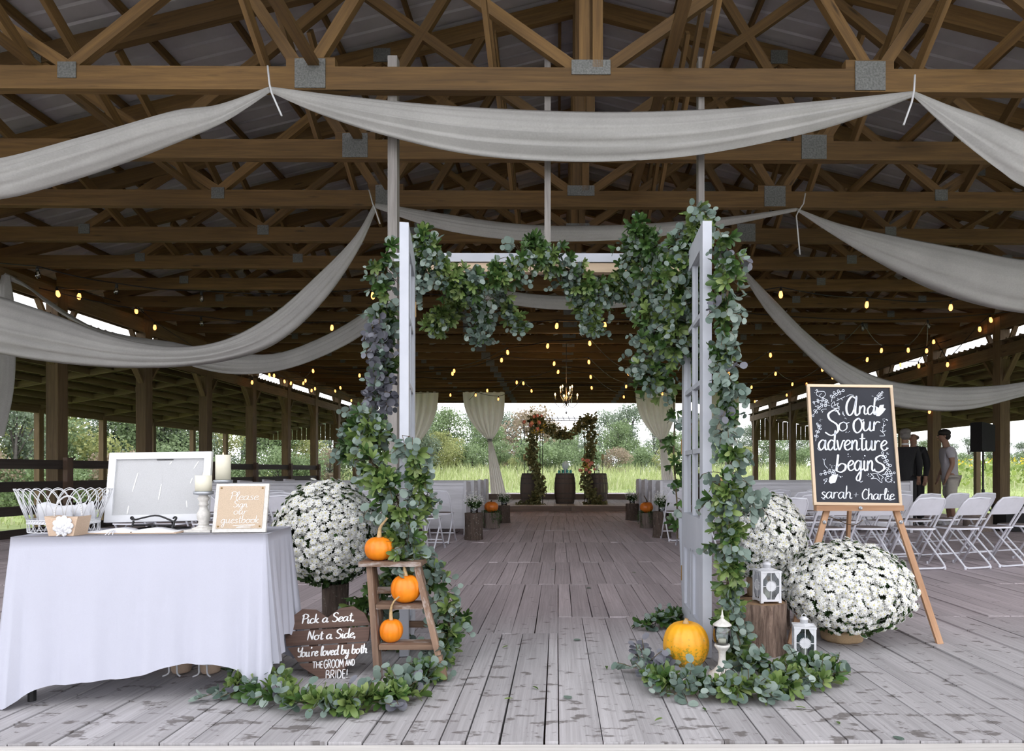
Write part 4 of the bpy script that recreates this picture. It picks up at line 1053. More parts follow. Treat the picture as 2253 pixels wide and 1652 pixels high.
# ---- favour baskets below the table
for k, (px, py, r, nm) in enumerate(((370, 1493, .058, 'plain burlap favour basket with white ribbon under the table'), (437, 1494, .058, 'lace trimmed burlap favour basket under the table'), (503, 1484, .035, 'small burlap favour basket at the right end under the table'))):
    c = gr(px, py) + V((0, .12, 0)); o = thing('favour_basket', nm, 'basket', c, 0, 'favour baskets under the table')
    mb = MB(); mb.lathe([(r * .72, 0), (r * .8, .01), (r, .10), (r * .97, .10), (r * .75, .012)], 14); obj('body', mb, KRAFT, o, True)
    if k == 1: mb = MB(); mb.lathe([(r * .93, .05), (r * 1.03, .075), (r * 1.04, .10)], 28, rib=lambda a, z: 1 + .03 * math.sin(14 * a), cap=False); obj('lace', mb, PAPER, o, True)
    mb = MB()
    if k < 2:
        for s in (-1, 1): mb.tube(spline([(s * .012 - .01, -r, .09), (s * .02 - .005, -r - .012, .05), (s * .022, -r - .02, .015), (s * .045, -r - .035, .004)], 10), .0045, 4)
        obj('ribbon', mb, PAPER, o, True)
# ================================================================== HEART SIGN
bl = at(640, 1502, 3.42); br = at(842, 1488, 3.42); tl = at(628, 1345, 3.52)
bl = at(620, 1506, 3.42); br = at(812, 1494, 3.42); tl = at(620, 1340, 3.52)
m4, W, Hh = frame_from(bl, br, tl)
hs = thing('heart_sign', 'brown plank heart with white script leaning by the stepladder', 'sign', (at(740, 1500, 3.42).x, 3.44, 0))
out = [(.50, .0), (.80, .23), (.985, .52), (1.0, .72), (.93, .88), (.80, .98), (.64, .965), (.50, .845), (.36, .965), (.20, .985), (.05, .86), (-.0, .72), (.03, .50), (.22, .21)]
out = [(x * W, y * Hh) for x, y in out]
def clip(poly, y0, y1):
    def half(ps, keep, yv):
        res = []
        for i in range(len(ps)):
            a, b = ps[i], ps[(i + 1) % len(ps)]; ia, ib = keep(a), keep(b)
            if ia: res.append(a)
            if ia != ib: f = (yv - a[1]) / (b[1] - a[1]); res.append((a[0] + (b[0] - a[0]) * f, yv))
        return res
    return half(half(poly, lambda p: p[1] >= y0, y0), lambda p: p[1] <= y1, y1)
cuts = [0, .265, .485, .70, 1.0]
for a, b in zip(cuts[:-1], cuts[1:]):
    poly = clip(out, (a + (.012 if a else 0)) * Hh, (b - (.008 if b < 1 else 0)) * Hh)
    mb = MB(); mb.prism(poly, 'z', -.016, 0.0); obj('plank', mb.move(m4), HEART, hs, world=True)
for x in (.33, .67):
    mb = MB(); mb.box((x * W - .02, .12 * Hh, -.03), (x * W + .02, .9 * Hh, -.0165), 1); obj('batten', mb.move(m4), HEART, hs, world=True)
for txt, a, b, y, s, cp in (('Pick a Seat,', .19, .82, .785, .062, 0), ('Not a Side,', .27, .84, .56, .062, 0), ("You're loved by both", .16, .97, .345, .062, 0), ('THE', .345, .47, .185, .042, 1), ('GROOM', .475, .71, .175, .056, 1), ('AND', .725, .835, .19, .042, 1), ('BRIDE!', .50, .76, .035, .056, 1)):
    obj('lettering', on_board(write(txt, W * a, W * b, Hh * y, Hh * s,   .0080 if not cp else .0058, bool(cp), calli=not cp), m4), LETTER, hs, world=True)
# ================================================================== STEPLADDER
la = thing('step_ladder', 'small weathered wooden stepladder with pumpkins on its treads', 'ladder', (at(900, 1490, 3.45).x, 3.5, 0))
fl0, fr0 = gr(833, 1494), gr(979, 1497); tl0, tr0 = at(815, 1243, 3.60), at(917, 1243, 3.60)
for nm, a, b in (('side_rail', fl0, tl0), ('side_rail', fr0, tr0)):
    mb = MB(); mb.bar(a, b, .062 if a is fl0 else .055, .03, (1, 0, 0)); obj(nm, mb, LADDER, la, world=True)
rl0, rr0 = V((tl0.x - .01, 3.95, 0)), V((tr0.x + .06, 3.95, 0))
for a, b in ((rl0, tl0 + V((0, .06, -.02))), (rr0, tr0 + V((0, .06, -.02)))):
    mb = MB(); mb.bar(a, b, .045, .022, (1, 0, 0)); obj('rear_leg', mb, LADDER, la, world=True)
for f in (.32, .72):
    a = rl0.lerp(tl0, f); b = rr0.lerp(tr0, f); a.y += .02; b.y += .02
    mb = MB(); mb.bar(a, b, .02, .035); obj('rear_stretcher', mb, LADDER, la, world=True)
zt = tl0.z
mb = MB(); mb.box((tl0.x - .045, 3.535, zt), (tr0.x + .035, 3.70, zt + .024)); obj('top_tread', mb, LADDER, la, world=True)
TR = []
for py in (1335, 1423):
    f = 0
    for k in range(100):
        q = fl0.lerp(tl0, k / 100)
        if proj(q)[1] <= py: f = k / 100; break
    a = fl0.lerp(tl0, f); b = fr0.lerp(tr0, f)
    mb = MB(); mb.box((a.x + .02, a.y - .03, a.z - .012), (b.x - .015, a.y + .085, a.z + .012)); obj('tread', mb, LADDER, la, world=True); TR.append((a.y + .03, a.z + .013))
# ================================================================== PUMPKINS
def pumpkin(label, px, Y, zb_, wpx, hpx, stem, mat=PUMP, ribs=11, smat=STEM, group='pumpkins'):
    c_ = at(px, 1200, Y); c_.z = zb_; sc = Y / F; r = wpx * sc / 2; h = hpx * sc
    o = thing('pumpkin', label, 'pumpkin', c_, R.uniform(0, 1), group)
    prof = []
    for k in range(15):
        a = PI * k / 14; rr = r * max(math.sin(a), .0) ** .72; z = h * (.5 - .5 * math.cos(a))
        if k == 0: rr = r * .16; z = h * .035
        if k == 14: rr = r * .10; z = h * .93
        if k == 13: z = h * .985
        if k == 1: z = h * .0
        prof.append((max(rr, r * .1), z))
    mb = MB(); mb.lathe(prof, 66, rib=lambda a, z: 1 - .055 * abs(math.sin(a * ribs / 2)) ** .0 * (1 - abs(math.cos(a * ribs / 2)) ** .35) if False else .95 + .05 * abs(math.sin(a * ribs / 2)) ** .6)
    obj('flesh', mb, mat, o, True)
    pts = [(0, 0, h * .90)] + [(dx * sc, -.2 * dz * sc * 0, h * .95 + dz * sc) for dx, dz in stem]
    P = spline(pts, 10); n = len(P)
    mb = MB(); mb.tube(P, [r * .20 * (1 - .62 * min(1, k / n * 1.6)) + (.0 if k < n - 1 else r * .03) for k in range(n)], 6); ob = obj('stem', mb, smat, o, True); 
    o.rotation_euler.z = 0
    return o
pumpkin('orange pumpkin on the top tread of the stepladder', 834, 3.62, zt + .022, 63, 52, [(1, 10), (3, 24), (14, 38), (18, 44)])
pumpkin('widest orange pumpkin, on the middle tread of the stepladder', 893, TR[0][0], TR[0][1], 66, 60, [(-2, 10), (-4, 22), (-6, 30)])
pumpkin('smallest orange pumpkin with long curved stem on the bottom tread', 861, TR[1][0], TR[1][1], 51, 50, [(-1, 12), (0, 28), (6, 42), (18, 52)])
p = gr(1509, 1468); pumpkin('large yellow-orange pumpkin with green streaks at the foot of the right door', 1509, p.y, 0.0, 101, 101, [(0, 6), (2, 12)], PUMPY, 15)
# ================================================================== RIGHT FOREGROUND
def stump(label, c_, r, h, mat, seed, group='log stumps', cutmat=CUT):
    rn = random.Random(seed); o = thing('log_stump', label, 'stump', c_, 0, group); ph = [rn.random() * 6 for _ in range(6)]
    def rib(a, z): return 1 + .035 * math.sin(3 * a + ph[0]) + .025 * math.sin(7 * a + ph[1] + z * 4) + .022 * math.sin(17 * a + ph[2] + z * 6) + .02 * math.sin(29 * a + ph[3] - z * 9)
    mb = MB(); mb.lathe([(r * 1.04, 0), (r * 1.0, h * .1), (r * .98, h * .4), (r * .985, h * .75), (r, h * .985), (r * .97, h)], 72, rib=rib, cap=False); obj('bark', mb, mat, o, True)
    mb = MB(); mb.lathe([(.001, 0), (r * .95, .0005)], 40, (0, 0, h - .006), cap=False); obj('cut_face', mb, cutmat, o)
    return o
cS = gr(1688, 1446) + V((0, .14, 0)); stump('bark-covered stump carrying a white lantern right of the doors', cS, 57 * cS.y / F, at(1688, 1321, cS.y).z, BARKR, 1)
hS = at(1688, 1321, cS.y).z
def lantern(label, c_, w_, h_, rz):
    o = thing('lantern', label, 'lantern', c_, rz, 'white lanterns'); a = w_ / 2; hb = h_ * .72
    m1 = MB(); m1.box((-a, -a, h_ * .035), (a, a, h_ * .085)); 
    for s in (-1, 1):
        for q in (-1, 1): m1.box((s * (a - .008) - .008, q * (a - .008) - .008, 0), (s * (a - .008) + .008, q * (a - .008) + .008, h_ * .04), 2)
    obj('base', m1, WHITEP, o)
    for s in (-1, 1):
        for q in (-1, 1):
            m1 = MB(); m1.box((s * (a - .007) - .006, q * (a - .007) - .006, h_ * .085), (s * (a - .007) + .006, q * (a - .007) + .006, hb), 2); obj('corner_post', m1, WHITEP, o)
    m1 = MB(); m1.box((-a * 1.02, -a * 1.02, hb), (a * 1.02, a * 1.02, hb + h_ * .04)); m1.lathe([(a * .95, hb + h_ * .04), (a * .55, hb + h_ * .075), (a * .36, hb + h_ * .09)], 4); obj('roof', m1, WHITEP, o)
    m1 = MB(); m1.lathe([(a * .36, hb + h_ * .085), (a * .36, hb + h_ * .16), (a * .42, hb + h_ * .165), (a * .40, hb + h_ * .19), (a * .22, hb + h_ * .225), (.004, hb + h_ * .235)], 14); obj('chimney', m1, WHITEP, o, True)
    m1 = MB(); m1.tube([(a * .2 * math.cos(t_ * PI / 6), 0, hb + h_ * .245 + a * .2 * math.sin(t_ * PI / 6)) for t_ in range(12)], .0022, 5, closed=True); obj('ring', m1, WHITEP, o, True)
    for k in range(4):
        ro = M.Rotation(k * PI / 2, 4, 'Z'); m1 = MB()
        m1.box((-a + .012, -a + .004, h_ * .085), (a - .012, -a + .006, hb)); m1.move(ro); obj('pane', m1, GLASS, o)
        m1 = MB(); y = -a + .003; zc = h_ * .40
        ringp = [(.33 * w_ * math.cos(2 * PI * q / 20), y, zc + .33 * w_ * .82 * math.sin(2 * PI * q / 20)) for q in range(20)]
        b0 = len(m1.v); m1.v += [V((.23 * w_ * math.cos(2 * PI * q / 20), y, zc + .23 * w_ * math.sin(2 * PI * q / 20))) for q in range(20)]; m1.face(range(b0, b0 + 20))
        for q in range(20):
            an = 2 * PI * q / 20; m1.ball((.24 * w_ * math.cos(an), y, zc + .24 * w_ * math.sin(an)), .004, 5, 3)
        m1.box((-.002, y - .001, h_ * .085), (.002, y + .001, hb)); m1.box((-a + .01, y - .001, zc - .002), (a - .01, y + .001, zc + .002))
        for sx in (-1, 1):
            for (zz, sg_) in ((hb, -1), (h_ * .085, 1)):
                arcp = [(sx * (a - .012), zz)] + [(sx * (a - .012 - .028 * math.cos(q * PI / 10)), zz + sg_ * .042 * (1 - .999 * math.sin(q * PI / 10)) * 1.0) for q in range(6)][::-1]
                arcp = [(sx * (a - .012), zz), (sx * (a - .040), zz), (sx * (a - .034), zz + sg_ * .014), (sx * (a - .024), zz + sg_ * .028), (sx * (a - .016), zz + sg_ * .036), (sx * (a - .012), zz + sg_ * .052)]
                b0 = len(m1.v); m1.v += [V((x_, y, z_)) for x_, z_ in arcp]; m1.face(range(b0, b0 + len(arcp)))
        m1.move(ro); obj('fretwork', m1, WHITEP, o)
    m1 = MB(); m1.lathe([(.018, h_ * .09), (.018, h_ * .30), (.003, h_ * .31)], 12); obj('candle', m1, IVORY, o, True)
    return o
cl = V((at(1687, 1300, cS.y - .02).x, cS.y - .02, hS)); lantern('white lantern standing on the bark stump', cl, 47 * cl.y / F, .238, .12)
cl = gr(1773, 1452); lantern('white lantern standing on the deck beside the burlap-wrapped mum', cl + V((0, .03, 0)), 47 * cl.y / F, .245, -.22)
# glass-bodied garden lamp
cg = gr(1589, 1487); k = cg.y / F
gl = thing('glass_lamp', 'chipped cream pedestal candle lamp with glass body by the large pumpkin', 'lamp', cg)
lathe_obj('pedestal', [(30 * k, 0), (30 * k, 5 * k), (20 * k, 12 * k), (10 * k, 24 * k), (7.5 * k, 40 * k), (8 * k, 54 * k), (14 * k, 62 * k), (17 * k, 66 * k), (17 * k, 70 * k), (12 * k, 70 * k)], cg, CREAMP, gl, 20)
lathe_obj('glass_body', [(12 * k, 70 * k), (18 * k, 77 * k), (20 * k, 90 * k), (19 * k, 104 * k), (16 * k, 113 * k)], cg, JAR, gl, 20)
lathe_obj('roof', [(20.5 * k, 112 * k), (20 * k, 114 * k), (15 * k, 118 * k), (8 * k, 123 * k), (4 * k, 126 * k), (3 * k, 128 * k), (4.4 * k, 131 * k), (2.6 * k, 134 * k), (2 * k, 137 * k), (1.2 * k, 144 * k), (.3 * k, 147 * k)], cg, CREAMP, gl, 20)
m = MB(); m.lathe([(9 * k, 71 * k), (9 * k, 82 * k), (1 * k, 83 * k)], 12); obj('candle', m, IVORY, gl, True)
# ================================================================== EASEL AND CHALKBOARD
ea = thing('easel', 'reddish wooden tripod easel holding the chalkboard', 'easel', (at(1885, 1400, 4.25).x, 4.3, 0))
pr = gr(2068, 1417); pl = V((at(1738, 1417, pr.y).x, pr.y, 0)); apex = at(1888, 870, 4.62)
for a in (pl, pr):
    b = a.lerp(apex, .98); mb = MB(); mb.bar(a, b, .036, .022, (0, 1, 0)); obj('front_leg', mb, EASELW, ea, world=True)
mb = MB(); mb.bar((apex.x + .17, 5.25, 0), apex + V((0, .04, -.02)), .032, .022, (1, 0, 0)); obj('rear_leg', mb, EASELW, ea, world=True)
def leg_at(a, z): f = z / apex.z; return a.lerp(apex, f)
zs = at(1885, 1119, 4.22).z; yl = leg_at(pr, zs).y
mb = MB(); s0 = at(1792, 1119, yl - .03); s1 = at(1983, 1119, yl - .03); mb.box((s0.x, yl - .065, zs - .018), (s1.x, yl - .015, zs + .016)); obj('ledge', mb, EASELW, ea, world=True)
def screw(p):
    mb = MB(); mb.lathe([(.012, -.006), (.012, 0), (.006, .004), (.006, .012)], 10); mb.move(M.Translation(p) @ M.Rotation(PI / 2, 4, 'X')); obj('wing_screw', mb, STEEL, ea, world=True)
screw(V(((s0.x + s1.x) / 2, yl - .07, zs)))
for a in (pl, pr): q = leg_at(a, zs - .09); screw(q + V((0, -.02, 0)))
mb = MB(); q0, q1 = leg_at(pl, zs - .10), leg_at(pr, zs - .10); mb.tube(spline([tuple(q0.lerp(q1, .52) + V((0, .01, .02))), tuple(q0.lerp(q1, .58) + V((0, .25, -.03))), tuple(q0.lerp(q1, .45) + V((0, .5, .02)))], 8), .0025, 4); obj('chain', mb, BRASS, ea, world=True)
bl = at(1790, 1111, yl - .045); br = at(1984, 1113, yl - .045); tl = at(1793, 846, yl + .10)
m4, W, Hh = frame_from(bl, br, tl); cb = thing('chalkboard', 'framed black chalkboard with white brush lettering and flower sprigs', 'chalkboard', tuple(bl))
fw = .0175
for a in ((0, W, 0, fw, 0), (0, W, Hh - fw, Hh, 0), (0, fw, fw, Hh - fw, 1), (W - fw, W, fw, Hh - fw, 1)):
    mb = MB(); mb.box((a[0], a[2], -.012), (a[1], a[3], .010), a[4]); obj('frame_bar', mb.move(m4), FRAMEW, cb, world=True)
mb = MB(); mb.box((fw, fw, -.008), (W - fw, Hh - fw, .0)); obj('slate', mb.move(m4), SLATE, cb, world=True)
# board pixels in the 1172x1652 study crop: inner left 90, right 1062, top 105, bottom 1500
def bx(x): return (x - 62) / (1090 - 62) * W
def by(y): return (1512 - y) / (1512 - 72) * Hh
def lines(strokes, wd, calli=False):
    mb = MB()
    for s in strokes: ribbon(mb, [(bx(x), by(y)) for x, y in s], wd * W / 1028, calli)
    return mb
def letters(sp):
    for txt, x0, x1, yb, xh, wd in sp:
        obj('lettering', on_board(write(txt, bx(x0), bx(x1), by(yb), xh / 1440 * Hh, wd * .74 / 1028 * W), m4), CHALK, cb, world=True)
letters((('A', 500, 660, 445, 120, 34), ('nd', 662, 870, 430, 105, 28), ('S', 225, 420, 690, 155, 36), ('o', 405, 525, 635, 110, 24), ('O', 575, 700, 655, 118, 34), ('ur', 690, 905, 630, 115, 30),
         ('adventure', 155, 975, 862, 118, 30), ('b', 335, 480, 1125, 105, 36), ('egin', 480, 800, 1105, 120, 30), ('S', 770, 930, 1120, 100, 34), ('sarah', 150, 510, 1432, 75, 20), ('+', 520, 605, 1432, 72, 7), ('Charlie', 625, 1010, 1440, 66, 20)))
def sprig(pts, n, sz, fill=False, seed=0):
    rn = random.Random(seed); out_ = [pts]; P = spline(pts, n + 2)
    for i in range(1, n + 2):
        p = P[i]; d = P[i] - P[i - 1]; d.normalize()
        for s in ((-1, 1) if i < n + 1 else (0,)):
            nn = V((-d.y, d.x, 0)) * s; u = (d * .7 + nn).normalized(); v = V((-u.y, u.x, 0)); q = p + u * sz
            out_.append([(p.x, p.y), tuple((p + u * sz * .6 + v * sz * .4))[:2], (q.x, q.y), tuple((p + u * sz * .6 - v * sz * .4))[:2], (p.x, p.y)])
    return out_
fl_ = []
fl_ += sprig([(330, 330), (250, 320), (185, 360), (125, 440)], 4, 30); fl_ += sprig([(345, 285), (370, 210), (420, 175), (480, 150)], 3, 34); fl_ += [[(410, 270), (455, 245), (515, 215)], [(430, 255), (425, 235)], [(470, 240), (480, 262)]]
fl_ += [[(220, 225), (175, 200), (180, 160), (225, 155), (270, 160), (278, 200), (235, 235), (210, 205), (235, 180)], [(240, 225), (290, 260), (310, 275)]]
fl_ += sprig([(320, 300), (250, 265), (150, 285)], 3, 26)
fl_ += [[(345, 310), (380, 280), (385, 320), (430, 295), (415, 330), (440, 345), (395, 360), (350, 350), (345, 310)], [(350, 340), (400, 320)], [(370, 370), (430, 360), (425, 390), (380, 400)]]
fl_ += sprig([(880, 270), (915, 215), (955, 170)], 3, 26); fl_ += [[(925, 250), (985, 220)], [(830, 400), (855, 340), (880, 350), (850, 420), (825, 400)]]
fl_ += sprig([(130, 760), (150, 670), (185, 600), (170, 565)], 4, 26); fl_ += [[(890, 690), (955, 685), (935, 640), (945, 580), (955, 530)], [(935, 640), (975, 625)], [(940, 590), (925, 580)], [(950, 570), (980, 552)], [(935, 650), (905, 620)]]
fl_ += [[(255, 1085), (220, 1040), (215, 985)], [(200, 970), (217, 985), (235, 970)]]; fl_ += sprig([(345, 1150), (280, 1120), (185, 1145)], 3, 30); fl_ += [[(345, 1140), (300, 1085)], [(335, 1130), (325, 1090)], [(200, 1265), (240, 1205), (195, 1220), (235, 1240)]]
fl_ += sprig([(915, 1140), (975, 1060), (945, 985), (920, 910)], 4, 34); fl_ += sprig([(890, 1150), (960, 1140), (1015, 1130)], 2, 30)
fl_ += [[(830, 1130), (760, 1150), (790, 1175), (755, 1200), (815, 1195), (875, 1245), (880, 1200), (900, 1180), (860, 1150), (830, 1130)], [(825, 1140), (860, 1210)], [(925, 1230), (920, 1190), (960, 1170), (1000, 1180), (985, 1225), (945, 1235), (930, 1205), (965, 1190)]]
obj('sprigs', on_board(lines(fl_, 7), m4, .0015), CHALK, cb, world=True)
fill = MB()
for poly in ([(860, 420), (880, 330), (910, 350), (925, 315), (975, 310), (965, 350), (995, 360), (950, 415), (910, 450), (875, 450)], [(255, 1240), (265, 1190), (310, 1150), (345, 1155), (370, 1150), (355, 1200), (330, 1250), (275, 1262)]):
    b0 = len(fill.v); fill.v += [V((bx(x), by(y), 0)) for x, y in poly]; fill.face(list(range(b0, b0 + len(poly)))[::-1])
rd = random.Random(3)
for cx_, cy_, n_ in ((215, 495, 4), (520, 640, 4), (500, 470, 3), (170, 150, 8), (130, 320, 5), (975, 500, 8), (395, 1180, 9), (310, 1060, 5), (740, 1155, 8), (520, 925, 4), (985, 910, 4), (660, 935, 1), (828, 190, 2), (1000, 1225, 7)):
    for _ in range(n_):
        x, y = cx_ + rd.uniform(-28, 28), cy_ + rd.uniform(-22, 22); b0 = len(fill.v); r = rd.uniform(3, 6)
        fill.v += [V((bx(x + r * math.cos(q * PI / 3)), by(y + r * math.sin(q * PI / 3)), 0)) for q in range(6)]; fill.face(range(b0, b0 + 6))
tag(obj('leaf_fills', on_board(fill, m4, .0015), CHALK, cb, world=True), kind='stuff')
acc = lines([[(478, 395), (480, 425), (495, 450)], [(468, 410), (478, 440)], [(530, 215), (570, 195), (620, 200)], [(545, 205), (580, 190)], [(215, 400), (235, 375), (285, 370)], [(228, 415), (240, 392)], [(145, 840), (160, 865), (195, 870)], [(960, 845), (972, 820)], [(615, 1225), (632, 1240), (655, 1225)], [(170, 1440), (200, 1442)], [(945, 1447), (975, 1446)]], 7)
obj('accent_strokes', on_board(acc, m4, .0015), CHALK, cb, world=True)
# ================================================================== MUMS
def bloom_mesh():
    m = MB()
    for lay, (r, z, n) in enumerate(((1.0, 0.0, 9), (.62, .16, 7))):
        for k in range(n):
            a = 2 * PI * (k + .5 * lay) / n; d = .8 * PI / n; b = len(m.v)
            m.v += [V((.18 * math.cos(a), .18 * math.sin(a), z + .12)), V((r * .75 * math.cos(a - d), r * .75 * math.sin(a - d), z + .10)), V((r * math.cos(a), r * math.sin(a), z - .06 + lay * .1)), V((r * .75 * math.cos(a + d), r * .75 * math.sin(a + d), z + .10))]
            m.face((b, b + 1, b + 2, b + 3))
    b = len(m.v)
    m.v += [V((.2 * math.cos(q * PI / 3), .2 * math.sin(q * PI / 3), .30)) for q in range(6)]; m.face(range(b, b + 6), None, 1)
    b = len(m.v)
    m.v += [V((.78 * math.cos(q * PI / 4), .78 * math.sin(q * PI / 4), .02)) for q in range(8)]; m.face(range(b, b + 8))
    b = len(m.v)   # green cup behind
    m.v += [V((.8 * math.cos(q * PI / 3), .8 * math.sin(q * PI / 3), -.04)) for q in range(6)] + [V((0, 0, -.5))]
    for q in range(6): m.face((b + (q + 1) % 6, b + q, b + 6), None, 2)
    return m
BLM = bloom_mesh(); BLME = mesh('bloom', BLM, [PETAL, MUMEYE, L_DARK])
def orient(p, nrm, size, roll):
    z = V(nrm).normalized(); x = z.orthogonal().normalized(); x = M.Rotation(roll, 3, z) @ x; y = z.cross(x)
    m4 = M((x, y, z)).transposed().to_4x4(); m4 = m4 @ M.Scale(size, 4); m4.translation = p; return m4
def mum(label, c_, base, rx, rz, n, seed, pot, sparse=.30, size=.023):
    rn = random.Random(seed); o = thing('mum_plant', label, 'flowers', base, 0, 'white mums'); c_ = V(c_); b0 = V(base)
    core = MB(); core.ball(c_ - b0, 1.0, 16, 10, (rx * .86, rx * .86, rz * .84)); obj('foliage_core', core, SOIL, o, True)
    lv = MB()
    for _ in range(int(n * .9)):
        d = V((rn.gauss(0, 1), rn.gauss(0, 1), rn.gauss(0, 1) - .45)).normalized()
        leafcard(lv, c_ - b0 + V((d.x * rx, d.y * rx, d.z * rz)) * rn.uniform(.84, .97), rn.uniform(.014, .026), rn)
    tag(obj('leaves', lv, L_DARK, o), kind='stuff')
    L = []; ga = PI * (3 - math.sqrt(5))
    for i in range(n):
        z = 1 - 1.78 * (i + .5) / n; r = math.sqrt(max(0, 1 - z * z)); a = i * ga
        d = V((r * math.cos(a), r * math.sin(a), z)) + V((rn.gauss(0, .035), rn.gauss(0, .035), rn.gauss(0, .03)))
        if z < -.1 and rn.random() < sparse * (1.3 * (-z) + .25) + .12 * math.sin(5 * a) : continue
        if z >= -.1 and rn.random() < .05: continue
        k = 1 + rn.uniform(-.06, .035) + .03 * math.sin(3.1 * a) * math.sin(5 * z + seed) - (.12 * max(0, -z - .25))
        p = c_ - b0 + V((d.x * rx, d.y * rx, d.z * rz)) * k
        L.append((p, orient(p, V((d.x, d.y, d.z * rx / rz + .12)) + V((rn.gauss(0, .28), rn.gauss(0, .28), rn.gauss(0, .28))), size * rn.uniform(.82, 1.15), rn.random() * 6)))
    L.sort(key=lambda t_: t_[0].y - .25 * t_[0].z)
    for p, m4 in L[:300]: link('bloom', BLME, o, m4)
    st_ = MB()
    for p, m4 in L[300:]: st_.add(BLM, m4)
    tag(obj('blooms', st_, [PETAL, MUMEYE, L_DARK], o), kind='stuff')
    if pot:
        r, h = pot; mb = MB(); z0 = 0
        mb.lathe([(r * .78, .0), (r * .98, .015), (r * 1.03, h * .35), (r * .98, h * .7), (r * .9, h * .9), (r * 1.02, h), (r * .8, h * 1.05)], 40, rib=lambda a, z: 1 + .03 * math.sin(6 * a + z * 30) + .025 * math.sin(11 * a - z * 40)); obj('burlap_wrap', mb, BURLAP, o, True)
    return o
# left mum on its log
Yl = 4.30; cM = at(722, 1178, Yl); zl_ = at(735, 1300, Yl).z
stump('log stump half hidden under the left mum', (at(738, 1300, Yl).x, Yl, 0), .078, zl_ + .05, BARKD, 4)
mum('big white mum on a log between the table and the left door', cM, (cM.x, Yl, zl_ + .05), 108 * Yl / F, 116 * Yl / F, 2050, 1, None)
Ya = 4.55; cA = at(1684, 1185, Ya); zA = .30
stump('short stump hidden behind the lantern stump', (cA.x, Ya, 0), .15, .20, BARKR, 5)
mum('white mum raised on a stump behind the lanterns', cA, (cA.x, Ya, .20), 84 * Ya / F, 100 * Ya / F, 1600, 2, (.12, .22))
p = gr(1852, 1420); cB = at(1862, 1296, p.y + .1); mum('widest white mum in a burlap wrapped pot on the deck', cB, (at(1852, 1420, p.y + .12).x, p.y + .12, 0), 136 * p.y / F, 104 * p.y / F, 2450, 3, (.125, .19))
# ================================================================== GARLANDS
def leaf_long():
    m = MB(); pr = [(0, 0), (.10, .22), (.17, .5), (.18, .72), (.11, .92), (0, 1.0)]
    for x, y in pr: z = .10 * math.sin(y * 2.2); m.v += [V((-x, y, z + .05 * (x > .01))), V((0, y, z)), V((x, y, z + .05 * (x > .01)))]
    for i in range(5):
        b = 3 * i
        m.face((b, b + 1, b + 4, b + 3)); m.face((b + 1, b + 2, b + 5, b + 4))
    return m
def leaf_round():
    m = MB(); n = 9; m.v.append(V((0, .52, -.05)))
    for k in range(n):
        a = 2 * PI * k / n - PI / 2; m.v.append(V((.46 * math.cos(a) , .52 + .50 * math.sin(a), .035 * math.cos(2 * a))))
    for k in range(n): m.face((0, 1 + k, 1 + (k + 1) % n))
    return m
LL, LR = leaf_long(), leaf_round()
LME = {'bright': (LL, mesh('leaf', LL, L_LONG, True)), 'dark': (LL, mesh('leaf', LL, L_DARK, True)), 'sage': (LR, mesh('leaf', LR, L_SAGE, True)), 'plum': (LR, mesh('leaf', LR, L_PURP, True))}
LMAT = {'bright': 0, 'dark': 1, 'sage': 2, 'plum': 3}
def lmat(p, d, nrm, size):
    y = d.normalized(); x = y.cross(nrm)
    if x.length < 1e-3: x = y.orthogonal()
    x.normalize(); z = x.cross(y)
    m4 = M((x, y, z)).transposed().to_4x4() @ M.Scale(size, 4); m4.translation = p; return m4
